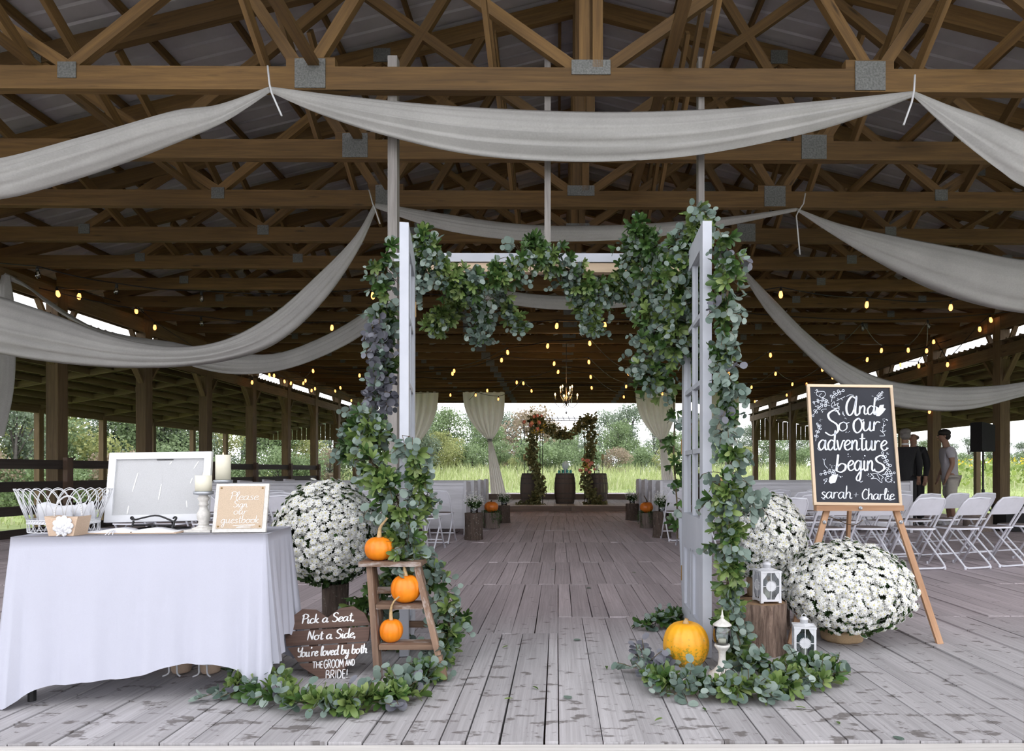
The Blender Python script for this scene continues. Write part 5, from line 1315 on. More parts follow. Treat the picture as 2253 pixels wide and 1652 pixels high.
def garland(label, segs, n, seed, base, floor=False, size=1.0, keep=300):
    """segs: list of (points [(P, radius)], weight, mix) ; mix = dict kind -> share"""
    rn = random.Random(seed); o = thing('garland', label, 'garland', base, 0); b0 = V(base); leaves = []; tw = MB()
    tot = sum(s[1] for s in segs)
    for pts, wgt, mix in segs:
        P = spline([tuple(p) for p, r in pts], 40); rr = spline([(r, 0) for p, r in pts], 40)
        tw.tube([p - b0 for p in P], .006, 5)
        kinds_ = list(mix.keys()); ws = list(mix.values()); want = n * wgt / tot; got = 0; run = None; runleft = 0
        while got < want:
            t_ = rn.random() * 38.999; i = int(t_); c_ = P[i].lerp(P[i + 1], t_ - i); r = rr[i].x; ax = (P[i + 1] - P[i]).normalized()
            u = V((rn.gauss(0, 1), rn.gauss(0, 1) - .9, rn.gauss(0, 1) * .9 + (.8 if floor else -.05))).normalized()
            u = (u - ax * u.dot(ax) * .4).normalized(); q = c_ + u * r * (rn.uniform(.15, .8) if not floor else rn.uniform(.15, .95))
            if floor: q.z = min(max(q.z, .012), .055)
            ph = (math.sin(t_ * .9 + seed) + math.sin(t_ * 2.3 + seed * 2) * .6) * .25
            ww = [w_ * (1 + (ph * 2.6 if kd in ('sage', 'plum') else -ph * 2.6)) for kd, w_ in zip(kinds_, ws)]
            kd = rn.choices(kinds_, [max(.02, w_) for w_ in ww])[0]
            d = (u * .8 + V((rn.gauss(0, .45), rn.gauss(0, .3) - .15, rn.gauss(0, .4) + (.02 if floor else -.45)))).normalized()
            if floor: d.z = max(d.z, -.05 if q.z > .05 else .05); d.normalize()
            if kd in ('bright', 'dark'):
                s1 = d.orthogonal().normalized(); s2 = d.cross(s1); m_ = rn.choice((5, 6, 7)); a0 = rn.random() * 6; sz = size * rn.uniform(.058, .082)
                tw.tube([c_ - b0, q - b0], .0022, 4, False)
                for k in range(m_):
                    a = a0 + 2 * PI * k / m_; sd = s1 * math.cos(a) + s2 * math.sin(a)
                    dd = (d * rn.uniform(.5, 1.0) + sd * .8).normalized()
                    if floor and q.z + dd.z * sz < .006: dd.z = (.006 - q.z) / sz; dd.normalize()
                    leaves.append((lmat(q, dd, d + V((0, 0, .2)), sz * rn.uniform(.85, 1.15)), kd, q, u)); got += 1
            else:
                m_ = rn.choice((3, 4, 4, 5)); sz = size * rn.uniform(.042, .061); cur = q.copy(); dd = d.copy(); path = [c_ - b0, q - b0]
                for k in range(m_):
                    cur = cur + dd * sz * .42; dd = (dd + V((0, 0, -.16 if not floor else -.06))).normalized()
                    if floor: cur.z = max(cur.z, .010)
                    path.append(cur - b0); sd = dd.cross(V((rn.gauss(0, 1), rn.gauss(0, 1), rn.gauss(0, 1)))).normalized()
                    ld = (dd * .45 + sd).normalized(); nn = V((rn.gauss(0, .5), -1 + rn.gauss(0, .5), rn.gauss(0, .5) + .35)) if not floor else V((rn.gauss(0, .5), -.45, 1))
                    if floor and cur.z + ld.z * sz < .006: ld.z = max(.0, ld.z); ld.normalize()
                    leaves.append((lmat(cur, ld, nn, sz * (1.0 if k < m_ - 2 else .75) * rn.uniform(.85, 1.1)), kd, cur.copy(), u)); got += 1
                tw.tube(path, .0018, 4, False)
    obj('stems', tw, TWIG, o)
    leaves.sort(key=lambda t_: t_[2].y + .12 * t_[3].y)
    inv = M.Translation(-b0)
    for m4, kd, q, u in leaves[:keep]: link('leaf', LME[kd][1], o, inv @ m4)
    st_ = MB()
    for m4, kd, q, u in leaves[keep:]: st_.add(LME[kd][0], inv @ m4, LMAT[kd])
    if st_.f: tag(obj('leaves', st_, [L_LONG, L_DARK, L_SAGE, L_PURP], o, True), kind='stuff')
    return o
def pp(Y, rpx, *pts): return [(at(x, y, Y if not isinstance(Y, tuple) else Y[0] + (Y[1] - Y[0]) * i / (len(pts) - 1)), (rpx if not isinstance(rpx, (tuple, list)) else rpx[i]) * (Y if not isinstance(Y, tuple) else Y[0]) / F) for i, (x, y) in enumerate(pts)]
MIXA = {'bright': .34, 'dark': .38, 'sage': .28}
garland('leafy garland climbing the left door and spilling behind the stepladder',
        [(pp(4.25, (26, 30, 28, 24, 22, 20, 30), (858, 540), (838, 590), (842, 650), (850, 700), (850, 760), (846, 820), (842, 890)), 3.2, {'bright': .2, 'dark': .32, 'sage': .48}),
         (pp(4.2, (16, 18, 20, 22), (840, 690), (838, 760), (836, 830), (828, 900)), 1.8, {'plum': .85, 'sage': .15}),
         (pp((4.0, 3.66), (36, 52, 58, 62, 50, 40), (820, 930), (810, 1000), (850, 1050), (880, 1120), (885, 1180), (890, 1225)), 6.0, {'bright': .42, 'dark': .26, 'sage': .32}),
         (pp((3.75, 3.9), (26, 30, 28), (900, 960), (930, 1050), (925, 1110)), 1.5, {'bright': .4, 'dark': .2, 'sage': .4}),
         (pp(4.1, (22, 26, 22), (800, 900), (775, 960), (780, 1010)), 1.0, {'dark': .5, 'sage': .5}),
         (pp((3.85, 4.0), (30, 34, 34, 30, 34), (880, 1230), (850, 1290), (790, 1330), (860, 1360), (890, 1440)), 2.6, {'bright': .4, 'dark': .3, 'sage': .3}),
         (pp((3.92, 3.6), (18, 24, 26, 24, 22), (925, 1215), (950, 1270), (985, 1330), (985, 1390), (975, 1440)), 2.6, {'bright': .35, 'dark': .15, 'sage': .5})], 3100, 1, at(880, 1440, 3.9))
garland('swagged leaf garland along the white header', [(pp((4.9, 5.45), (30, 44, 54, 56, 52, 54, 58, 52, 50, 50, 48), (915, 520), (950, 560), (985, 610), (1040, 640), (1090, 620), (1140, 585), (1195, 565), (1245, 590), (1290, 640), (1335, 650), (1390, 600)), 6, MIXA),
         (pp(5.35, (20, 30, 26), (1040, 640), (980, 690), (955, 720)), 1.1, {'bright': .9, 'sage': .1}), (pp(5.35, (24, 22, 18), (1060, 660), (1060, 710), (1055, 735)), .7, {'sage': .9, 'dark': .1}),
         (pp(5.35, (22, 20, 16), (1110, 640), (1125, 690), (1150, 720)), .6, {'bright': .5, 'sage': .5}), (pp(5.35, (26, 22, 16), (1270, 620), (1285, 680), (1320, 730)), .9, {'bright': .5, 'sage': .5}),
         (pp(5.3, (14, 22, 24), (1165, 520), (1180, 545), (1190, 570)), .5, {'dark': 1}), (pp(5.0, (18, 18), (910, 560), (925, 630)), .5, {'sage': 1})], 4200, 2, at(1200, 580, 5.4), size=1.02)
garland('thick cascading leaf cluster at the upper right corner of the entrance', [(pp((5.3, 4.7), (50, 70, 78, 74, 66, 58, 44), (1385, 555), (1430, 555), (1440, 620), (1440, 690), (1440, 750), (1435, 810), (1440, 850)), 6, {'bright': .2, 'dark': .36, 'sage': .44}),
         (pp((4.4, 4.5), (38, 52, 56, 58, 52), (1545, 510), (1505, 550), (1500, 630), (1490, 700), (1482, 780)), 4.2, {'bright': .34, 'dark': .24, 'sage': .42}),
         (pp(4.3, (12, 18, 24), (1530, 462), (1538, 490), (1545, 520)), .7, {'bright': .7, 'sage': .3}), (pp(4.9, (16, 26, 34), (1400, 490), (1410, 520), (1420, 560)), .8, {'dark': .9, 'sage': .1})], 4000, 3, at(1440, 560, 4.9))
garland('leaf garland trailing down the outside of the right door', [(pp(3.66, (26, 34, 30, 20, 16, 18, 18, 16, 12), (1580, 505), (1602, 560), (1602, 630), (1592, 700), (1592, 760), (1594, 800), (1598, 850), (1605, 900), (1592, 960)), 4, {'bright': .10, 'dark': .28, 'sage': .52, 'plum': .10}),
         (pp(3.62, (34, 44, 40, 34, 30, 28, 26, 24, 22), (1615, 990), (1605, 1040), (1595, 1100), (1600, 1160), (1605, 1230), (1600, 1300), (1608, 1360), (1618, 1410), (1622, 1465)), 6.5, {'bright': .30, 'dark': .16, 'sage': .54}),
         (pp(3.6, (10, 12, 12), (1640, 1080), (1660, 1095), (1650, 1110)), .25, {'sage': 1})], 1700, 4, at(1600, 1450, 3.66))
garland('thin leafy strand hanging behind the right door', [(pp(4.78, (10, 14, 16, 16, 12, 10), (1482, 880), (1484, 930), (1482, 1000), (1486, 1060), (1490, 1120), (1490, 1185)), 1, {'dark': .7, 'sage': .3})], 170, 5, at(1490, 1200, 4.78), keep=170)
def gp(rpx, *pts): return [(gr(x, y) + V((0, 0, .045)), (rpx if not isinstance(rpx, (tuple, list)) else rpx[i]) * gr(x, y).y / F) for i, (x, y) in enumerate(pts)]
garland('leaf garland lying on the deck in front of the yellow-orange pumpkin', [(gp((18, 24, 26, 26, 26, 26, 22), (1420, 1510), (1470, 1520), (1550, 1535), (1630, 1540), (1700, 1532), (1760, 1520), (1840, 1503)), 5, {'bright': .45, 'dark': .18, 'sage': .37}),
         (gp((18, 26, 28, 24), (1640, 1480), (1710, 1482), (1780, 1488), (1835, 1490)), 1.8, {'bright': .2, 'dark': .4, 'sage': .4}), (gp((16, 22, 22), (1405, 1490), (1440, 1480), (1470, 1475)), .8, {'plum': .6, 'sage': .4})], 950, 6, gr(1600, 1520), True)
garland('leaf garland lying on the deck around the heart sign and stepladder', [(gp((18, 24, 26, 26, 26, 26, 24), (500, 1532), (560, 1530), (620, 1556), (700, 1572), (780, 1568), (850, 1555), (920, 1535)), 5, {'bright': .42, 'dark': .20, 'sage': .30, 'plum': .08}),
         (gp((24, 28, 24), (530, 1515), (580, 1510), (620, 1535)), 2.0, {'bright': .6, 'dark': .3, 'sage': .1}), (gp((20, 26, 26, 22), (835, 1540), (880, 1515), (940, 1500), (985, 1455)), 2.0, {'bright': .2, 'dark': .2, 'sage': .6})], 1150, 7, gr(700, 1550), True)
garland('dark leaf garland tail on the deck behind the right door', [(gp((16, 24, 26, 20), (1420, 1388), (1445, 1380), (1470, 1380), (1492, 1372)), 1, {'dark': .75, 'sage': .25})], 170, 8, gr(1455, 1385), True, keep=170)
garland('leaf tail poking onto the deck right of the stepladder', [(gp((10, 12, 8), (985, 1378), (1010, 1372), (1030, 1368)), 1, {'dark': .8, 'bright': .2})], 45, 9, gr(1005, 1372), True, keep=45)
# loose leaves dropped on the deck
rn = random.Random(8)
for i, (px, py) in enumerate(((1185, 1520), (1105, 1428), (1262, 1410), (1335, 1475), (1215, 1255), (1290, 1295), (1400, 1262), (1130, 1540), (1440, 1590), (1545, 1560), (1985, 1632), (1775, 1562), (1840, 1590), (1250, 1540))):
    kd = rn.choice(('dark', 'bright', 'sage')); a = rn.random() * 6.28
    o = link('fallen_leaf', LME[kd][1]); o.matrix_local = lmat(gr(px, py) + V((0, 0, .007)), V((math.cos(a), math.sin(a), .0)), V((.1, 0, 1)), .045)
    tag(o, 'single dropped leaf lying on the open deck', 'leaf', 'leaves dropped on the deck')
# ================================================================== FOLDING CHAIRS
def chair_proto():
    P = []; w_ = .185
    def tb(nm, paths, mat, r=.0115):
        m = MB()
        for p in paths: m.tube(p, r, 7)
        P.append((nm, mesh(nm, m, mat, True)))
    yt, zt_ = -.25, .755
    def fr_(z): return yt + (zt_ - z) / zt_ * .49     # lean of the long frame
    arch = [(-w_, fr_(0), .0), (-w_, fr_(.35), .35), (-w_, fr_(.64), .64), (-w_ * .96, fr_(.70), .70), (-w_ * .80, fr_(.745), .745), (0, fr_(.755), .755), (w_ * .80, fr_(.745), .745), (w_ * .96, fr_(.70), .70), (w_, fr_(.64), .64), (w_, fr_(.35), .35), (w_, fr_(0), 0)]
    tb('back_frame', [arch], CHAIRW)
    u = w_ - .022
    rear = [(-u, .17, .42), (-u, .10, .33), (-u - .012, -.20, .06), (-u - .010, -.225, .03), (-u + .03, -.235, .018), (u - .03, -.235, .018), (u + .010, -.225, .03), (u + .012, -.20, .06), (u, .10, .33), (u, .17, .42)]
    tb('rear_leg_frame', [rear], CHAIRW, .0105)
    tb('stretcher', [[(-w_, fr_(.12), .12), (w_, fr_(.12), .12)]], CHAIRW, .008)
    m = MB(); rows_ = []
    for i in range(9):
        x = -w_ * .97 + 2 * w_ * .97 * i / 8; e_ = abs(x / w_); zt2 = .742 - .04 * max(0, e_ - .7) / .3; cv = -.018 * (1 - e_ * e_)
        rows_.append([(x, fr_(z) + cv + .004, z) for z in (.565, .60, .66, zt2)])
    m.grid(rows_); m.grid([[(p[0], p[1] - .008, p[2]) for p in r] for r in rows_]); P.append(('backrest', mesh('backrest', m, CHAIRW, True)))
    ol = []
    for k in range(28):
        a = 2 * PI * k / 28; ca, sa = math.cos(a), math.sin(a); s_ = lambda v: math.copysign(abs(v) ** .45, v)
        ol.append((.168 * s_(ca), .03 + .178 * s_(sa)))
    m = MB(); m.prism(ol, 'z', .410, .428); P.append(('seat', mesh('seat', m, CHAIRW)))
    m = MB(); m.prism([(x * .96, .03 + (y - .03) * .96) for x, y in ol], 'z', .4281, .4305); P.append(('seat_pad', mesh('seat_pad', m, CHAIRSEAT)))
    for s in (-1, 1):
        m = MB(); m.lathe([(.015, 0), (.015, .03), (.012, .035)], 8, (s * w_, fr_(0), 0)); P.append(('foot_cap', mesh('foot_cap', m, CHAIRW, True)))
        m = MB(); m.lathe([(.014, 0), (.014, .028)], 8, (s * (u + .008), -.226, 0)); P.append(('foot_cap', mesh('foot_cap', m, CHAIRW, True)))
    return P
CP = chair_proto()
def chair(x, y, rz, label, group):
    o = thing('folding_chair', label, 'chair', (x, y, 0), rz, group)
    seat_ = None
    for nm, me in CP:
        q = link(nm, me, seat_ if nm == 'seat_pad' else o)
        if nm == 'seat': seat_ = q
RN = ['nearest row', 'second row', 'third row', 'fourth row']
# right block: rows bend away from the aisle
def right_row(r, y0, n, x0, skip=()):
    seats = []
    x, y = x0, y0
    for i in range(n):
        ang = .10 if i < 4 else .36
        if i not in skip: seats.append((x, y, .12 if i < 4 else .30))
        x += .485 * math.cos(ang if i >= 4 else .03); y += .485 * math.sin(ang if i >= 4 else .03)
    for i, (x_, y_, a) in enumerate(seats):
        chair(x_ + R.uniform(-.02, .02), y_ + R.uniform(-.03, .03), a + R.uniform(-.05, .05), 'white folding chair in the %s right of the aisle, %s from the aisle' % (RN[r], ['first', 'second', 'third', 'fourth', 'fifth', 'sixth', 'seventh', 'eighth', 'ninth'][i]), 'folding chairs right of the aisle')
right_row(0, 7.32, 8, at(1721, 1250, 7.32).x); right_row(1, 8.25, 8, 2.05); right_row(2, 9.25, 7, 1.85); right_row(3, 10.25, 7, 1.8)
for r, (y, n) in enumerate(((7.95, 8), (9.0, 8), (9.95, 8))):
    for i in range(n):
        chair(-1.72 - .47 * i + R.uniform(-.02, .02), y + .02 * i + R.uniform(-.03, .03), -.06 + R.uniform(-.05, .05), 'white folding chair in the %s left of the aisle, %s from the aisle' % (RN[r], ['first', 'second', 'third', 'fourth', 'fifth', 'sixth', 'seventh', 'eighth'][i]), 'folding chairs left of the aisle')
# ================================================================== PEWS
def pew(label, x0, x1, y, group):
    o = thing('pew', label, 'pew', ((x0 + x1) / 2, y, 0), 0, group); W = x1 - x0
    n = 3
    for k in range(n):
        a = x0 + W * k / n; m = MB(); m.box((a + .006, y - .02, .10), (a + W / n - .006, y + .0, .80)); obj('back_panel', m, PEWW, o, world=True)
    m = MB(); m.box((x0, y - .04, .80), (x1, y + .035, .84)); obj('top_rail', m, PEWW, o, world=True)
    m = MB(); m.box((x0, y + .01, .41), (x1, y + .42, .44)); obj('seat', m, PEWW, o, world=True)
    m = MB(); m.box((x0, y - .027, .68), (x1, y - .02, .74)); obj('moulding', m, PEWW, o, world=True)
    for xe in (x0, x1):
        m = MB(); m.prism([(y - .05, .0), (y + .50, .0), (y + .50, .80), (y + .44, .85), (y - .05, .87)], 'x', xe - .022, xe + .022); e_ = obj('end_panel', m, PEWW, o, world=True)
        s = -1 if xe > 0 and xe == x0 or xe < 0 and xe == x0 else 1
        m = MB(); xs_ = xe + s * .026
        for z0, hh in ((.50, .075), (.62, .05)): m.tube([(xs_, y + .22 + .035 * math.cos(q * PI / 6), z0 + hh * math.sin(q * PI / 6)) for q in range(12)], .006, 4, closed=True)
        obj('carving', m, PEWW, o, world=True)
for k, y in enumerate((11.05, 12.05, 13.05, 14.05)):
    pew('grey painted pew in the %s pew row left of the aisle' % ['nearest', 'second', 'third', 'farthest'][k], -5.6, -1.5, y, 'pews left of the aisle')
    pew('grey painted pew in the %s pew row right of the aisle' % ['nearest', 'second', 'third', 'farthest'][k], 1.72, 5.9, y + .35, 'pews right of the aisle')
# ================================================================== AISLE STUMPS, JARS AND PUMPKINS
def spray(label, c_, r, h, seed, group='aisle flower jars'):
    rn = random.Random(seed); o = thing('flower_jar', label, 'flowers', c_, 0, group)
    m = MB(); m.lathe([(.055, 0), (.058, .01), (.058, .085), (.048, .10), (.05, .115), (.052, .115), (.045, .10), (.054, .08), (.052, .015)], 14); obj('jar', m, JAR, o, True)
    st_ = MB(); fl2 = MB(); lv = MB()
    for _ in range(60):
        d = V((rn.gauss(0, 1), rn.gauss(0, 1), abs(rn.gauss(0, .7)) + .35)).normalized(); e_ = V((d.x * r, d.y * r, .13 + d.z * h)) * rn.uniform(.75, 1)
        st_.tube([(0, 0, .03), tuple(e_ * .6), tuple(e_)], .0016, 3, False)
        for _ in range(5):
            q = e_ + V((rn.gauss(0, .03), rn.gauss(0, .03), rn.gauss(0, .03))); leafcard(fl2, q, .0085, rn); leafcard(fl2, q, .0085, rn)
        for _ in range(4): leafcard(lv, e_ * rn.uniform(.45, .85) + V((rn.gauss(0, .02), rn.gauss(0, .02), 0)), .02, rn)
    obj('stems', st_, L_DARK, o); tag(obj('florets', fl2, PETAL, o), kind='stuff'); tag(obj('leaves', lv, L_DARK, o), kind='stuff')
def ferns(par_label, c_, r, seed):
    rn = random.Random(seed); m = MB()
    for k in range(26):
        a = rn.random() * 6.28; L_ = rn.uniform(.10, .28); pts = [(math.cos(a) * r * .6, math.sin(a) * r * .6, .01), (math.cos(a) * r * 1.1, math.sin(a) * r * 1.1, .02), (math.cos(a) * r * 1.25, math.sin(a) * r * 1.25, -L_ * .5), (math.cos(a + .2) * r * 1.3, math.sin(a + .2) * r * 1.3, -L_)]
        P = spline(pts, 9); m.tube(P, .002, 3, False)
        for p_ in P:
            for _ in range(4): leafcard(m, p_ + V((rn.gauss(0, .012), rn.gauss(0, .012), rn.gauss(0, .012))), .009, rn)
    return tag(solo('fern_sprig', m, L_DARK, par_label, 'fern', (0, 0, 0)), kind='stuff')
def aisle(side, spec):
    for k, (px, py, wpx, pyt, kind) in enumerate(spec):
        g_ = gr(px, py); Y = g_.y + wpx * g_.y / F / 2; c_ = V((at(px, py, Y).x, Y, 0)); r = wpx * Y / F / 2; h = at(px, pyt, Y).z
        what = {'f': 'under baby\'s breath', 'p': 'under a pumpkin'}[kind]
        pos = ['nearest', 'middle', 'farthest'][k]
        stump('%s aisle stump on the %s, %s' % (pos, side, what), c_, r, h, BARKD if kind == 'f' else BARKG, 20 + k, 'aisle stumps')
        if kind == 'f': spray('%s jar of baby\'s breath on an aisle stump on the %s' % (pos, side), c_ + V((0, 0, h + .001)), r * 1.25, .17 if k == 0 else .15, 30 + k)
        else:
            f = ferns('green fern fringe under the pumpkin on the %s of the aisle' % side, c_, r, 40 + k); f.location = c_ + V((0, 0, h + .002))
            pumpkin('deep orange pumpkin on the middle aisle stump on the %s' % side, px, Y, h + .006, 31, 23, [(0, 3), (-2, 8), (-6, 15)] if side == 'right' else [(0, 2), (1, 4)], PUMPD, 13, STEMD, 'aisle pumpkins')
aisle('left', ((1043, 1189, 39, 1128, 'f'), (1081, 1163, 34, 1127, 'p'), (1109, 1151, 26, 1112, 'f')))
aisle('right', ((1457, 1184, 39, 1125, 'f'), (1423, 1162, 30, 1128, 'p'), (1391, 1145, 28, 1108, 'f')))
# ================================================================== STAGE: BARRELS, ARCH, CANDLES
SZ = .137
def barrel(label, px, Y=18.6):
    c_ = V((at(px, 1100, Y).x, Y, SZ)); o = thing('barrel', label, 'barrel', c_, R.random(), 'oak barrels'); Hb = .83; n = 22
    def rad(z): t_ = z / Hb * 2 - 1; return .292 - .052 * t_ * t_
    for k in range(n):
        a0, a1 = 2 * PI * k / n + .006, 2 * PI * (k + 1) / n - .006; m = MB(); rows_ = []
        for i in range(7):
            z = Hb * i / 6; r = rad(z); rows_.append([(r * math.cos(a0), r * math.sin(a0), z), (r * math.cos((a0 + a1) / 2) * 1.004, r * math.sin((a0 + a1) / 2) * 1.004, z), (r * math.cos(a1), r * math.sin(a1), z)])
        m.grid(rows_); obj('stave', m, BARREL, o)
    for z in (.03, .14, .27, .54, .67, .78):
        m = MB(); m.lathe([(rad(z) + .004, z), (rad(z + .035) + .005, z + .035)], 28, cap=False); obj('hoop', m, HOOP, o, True)
    m = MB(); m.lathe([(.001, Hb - .03), (.235, Hb - .03)], 24, cap=False); m.lathe([(.22, 0.002), (.22, .004)], 24); obj('head', m, BARREL, o)
    m = MB(); m.lathe([(.236, Hb - .03), (.236, Hb)], 24, cap=False); obj('chime', m, BARREL, o)
    return c_
bL = barrel('oak barrel at the left foot of the arch', 1168); bM = barrel('oak barrel standing in the middle of the arch', 1243); bR = barrel('oak barrel at the right foot of the arch', 1314)
def cand(label, p, h_stand, ch, cr, mat):
    o = thing('candle', label, 'candle', p, 0, 'stage candles')
    m = MB(); m.lathe([(.045, 0), (.045, .006), (.012, .015), (.008, .03), (.008, h_stand - .01), (.03, h_stand - .004), (.03, h_stand)], 12); obj('holder', m, HOOP, o, True)
    m = MB(); m.lathe([(cr, h_stand), (cr, h_stand + ch), (.003, h_stand + ch - .004)], 14); obj('wax', m, mat, o, True)
ztop = SZ + .803
for px, nm in ((1154, 'left'), (1326, 'right')):
    cand('tan pillar candle on a tall stand on the %s barrel' % nm, V((at(px, 1000, 18.62).x, 18.62, ztop)), .40, .15, .035, GOLDWAX)
for px, nm in ((1166, 'left'), (1313, 'right')):
    c_ = V((at(px, 1000, 18.5).x, 18.5, ztop)); o = thing('candle', 'short candle on a glass jar on the %s barrel' % nm, 'candle', c_, 0, 'stage candles')
    m = MB(); m.lathe([(.06, 0), (.075, .02), (.075, .10), (.06, .12)], 14); obj('jar', m, JAR, o, True)
    m = MB(); m.lathe([(.03, .12), (.03, .24), (.003, .236)], 12); obj('wax', m, IVORY, o, True)
for k, (dx, dy, mt, hh) in enumerate(((-.16, -.02, BLUEGLASS, .11), (-.09, .05, PALEBLUE, .13), (-.05, -.06, BLUEGLASS, .12), (.0, .08, BLUEGLASS, .12), (.06, -.05, BLUEGLASS, .13), (.11, .05, PALEBLUE, .11), (.16, -.02, BLUEGLASS, .12))):
    m = MB(); m.lathe([(.03, 0), (.032, .01), (.032, hh * .7), (.022, hh * .82), (.024, hh), (.02, hh), (.02, hh * .82), (.028, hh * .68), (.028, .012)], 12)
    solo('blue_jar', m, mt, 'small blue glass jar on the middle barrel, %s from the left' % ['first', 'second', 'third', 'fourth', 'fifth', 'sixth', 'seventh'][k], 'jar', (0, 0, 0), True, 'blue jars').location = (bM.x + dx, bM.y + dy, ztop)
m = MB(); m.lathe([(.05, 0), (.05, .02), (.03, .05), (.03, .10), (.05, .13), (.085, .20), (.09, .25), (.075, .31), (.03, .35), (.02, .36)], 18); solo('glass_vase', m, FROST, 'round pale glass vase among the blue jars on the middle barrel', 'vase', (0, 0, 0), True).location = (bM.x + .01, bM.y + .0, ztop)
ar = thing('floral_arch', 'dark metal arch frame on the stage', 'arch', (bM.x, 18.25, SZ)); AY = 18.25
xl, xr_ = at(1191, 1000, AY).x, at(1289, 1000, AY).x; zt2 = at(1240, 920, AY).z
for X in (xl - .035, xl + .035, xr_ - .035, xr_ + .035):
    m = MB(); m.tube([(X, AY, SZ), (X, AY, zt2)], .011, 6); obj('upright', m, BLACK, ar, world=True)
for z in (zt2, zt2 - .055):
    m = MB(); m.tube([(xl - .1, AY, z), (xr_ + .1, AY, z)], .010, 6); obj('top_bar', m, BLACK, ar, world=True)
for k in range(9):
    X = xl + (xr_ - xl) * k / 8; m = MB(); m.tube([(X - .03, AY, zt2 + .05), (X + .02, AY, zt2 - .06)], .009, 5); obj('rung', m, BLACK, ar, world=True)
def az(px, py, Y=18.15): return at(px, py, Y)
LME['olive'] = (LR, mesh('leaf', LR, L_OLIVE, True)); LMAT['olive'] = 0
_save = L_LONG
def arch_garland():
    rn = random.Random(77); base = az(1180, 1110); o = thing('arch_garland', 'olive leaf garland swagged over the stage arch', 'garland', base); Lv = []
    segs = [([(1170, 925), (1180, 920), (1200, 940), (1225, 952), (1245, 956), (1268, 945), (1285, 925), (1305, 922)], 9, 900), ([(1178, 930), (1172, 960), (1175, 990), (1168, 1010), (1180, 1030), (1190, 1060), (1185, 1085), (1170, 1108)], 8.5, 950), ([(1290, 925), (1300, 950), (1300, 985), (1295, 1010), (1290, 1040), (1290, 1070), (1305, 1090), (1320, 1108)], 8.5, 950), ([(1140, 1109), (1160, 1108), (1192, 1108)], 4, 110), ([(1285, 1109), (1310, 1108), (1330, 1108)], 4, 110)]
    for pts, rp_, n in segs:
        P = [az(p.x, p.y) for p in spline(pts, 30)]
        for _ in range(n):
            t_ = rn.random() * 28.999; i = int(t_); c_ = P[i].lerp(P[i + 1], t_ - i); u = V((rn.gauss(0, 1), rn.gauss(0, 1), rn.gauss(0, 1))).normalized()
            q = c_ + u * rp_ * 18.2 / F * (rn.random() ** .5) * (1.0 if rn.random() < .8 else 1.7); q.z = max(q.z, SZ + .02)
            Lv.append((lmat(q, (u + V((0, -.2, -.5))).normalized(), V((rn.gauss(0, 1), -1, rn.gauss(0, 1))), rn.uniform(.05, .09)), q))
    Lv.sort(key=lambda t_: t_[1].y); inv = M.Translation(-base); st_ = MB()
    for m4, q in Lv[:300]: link('leaf', LME['olive'][1], o, inv @ m4)
    for m4, q in Lv[300:]: st_.add(LR, inv @ m4)
    tag(obj('leaves', st_, L_OLIVE, o, True), kind='stuff')
arch_garland()
def bouquet(label, cx_, cy_, spread, seed):
    rn = random.Random(seed); base = az(cx_, cy_, 17.98); o = thing('bouquet', label, 'flowers', base, 0, 'arch bouquets')
    for k in range(15):
        p_ = V((rn.gauss(0, spread), rn.uniform(-.08, .0), rn.gauss(0, spread * 1.3))); m = MB(); r = rn.uniform(.035, .06)
        if k % 3 != 2:
            for lay in range(3):
                for q in range(6 - lay): a = 2 * PI * q / (6 - lay) + lay; m.ball(p_ + V((r * (.62 - .2 * lay) * math.cos(a), -.012 * lay, r * (.62 - .2 * lay) * math.sin(a))), r * .45, 6, 4, (1, .6, 1))
            obj('rose', m, ROSE, o, True)
        else:
            for q in range(14): m.ball(p_ + V((rn.gauss(0, .03), rn.gauss(0, .015), rn.gauss(0, .04))), .013, 5, 3)
            obj('filler_bloom', m, GOLD, o, True)
bouquet('coral and yellow flower cluster at the upper left corner of the arch', 1180, 932, .11, 1); bouquet('coral and yellow flower cluster low on the right side of the arch', 1291, 1026, .085, 2)
# ================================================================== CURTAINS
def curtain(label, px0, px1, ptop, tie, bot0, bot1, pbot, Y, seed):
    rn = random.Random(seed); ph = rn.random() * 6; rows_ = []; n = 40
    for i in range(29):
        f = i / 28
        if f <= .5:
            t_ = f / .5; y = ptop + (tie[1] - ptop) * t_; k = 1 - .95 * t_ ** 2.6; mid = (px0 + px1) / 2; cx_ = mid + (tie[0] - mid) * t_ ** 1.8; hw = (px1 - px0) / 2 * k + 2
        else:
            t_ = (f - .5) / .5; y = tie[1] + (pbot - tie[1]) * t_; cx_ = tie[0] + ((bot0 + bot1) / 2 - tie[0]) * t_; hw = 3 + ((bot1 - bot0) / 2 - 3) * t_ ** .7
        row = []
        for j in range(n):
            v = j / (n - 1); p_ = at(cx_ + (2 * v - 1) * hw, y, Y); p_.y += .07 * math.sin(2 * PI * 6 * v + ph) * min(1, hw / 18) + .03 * math.sin(2 * PI * 13 * v); p_.z = max(p_.z, .02); row.append(p_)
        rows_.append(row)
    c_ = at((bot0 + bot1) / 2, pbot, Y); c_.z = .02; o = thing('curtain', label, 'curtain', c_, 0, 'tied muslin curtains')
    m = MB(); m.grid(rows_); obj('cloth', m, CURT, o, True, True)
    m = MB(); tc = at(tie[0], tie[1], Y); m.lathe([(.09, -.05), (.095, 0), (.09, .05)], 14, tc); obj('tie', m, MUSLIN, o, True, True)
    m = MB(); a, b = at(px0 - 4, ptop, Y), at(px1 + 4, ptop, Y); m.tube([tuple(a), tuple(b)], .02, 6); obj('rod', m, POST, o, False, True)
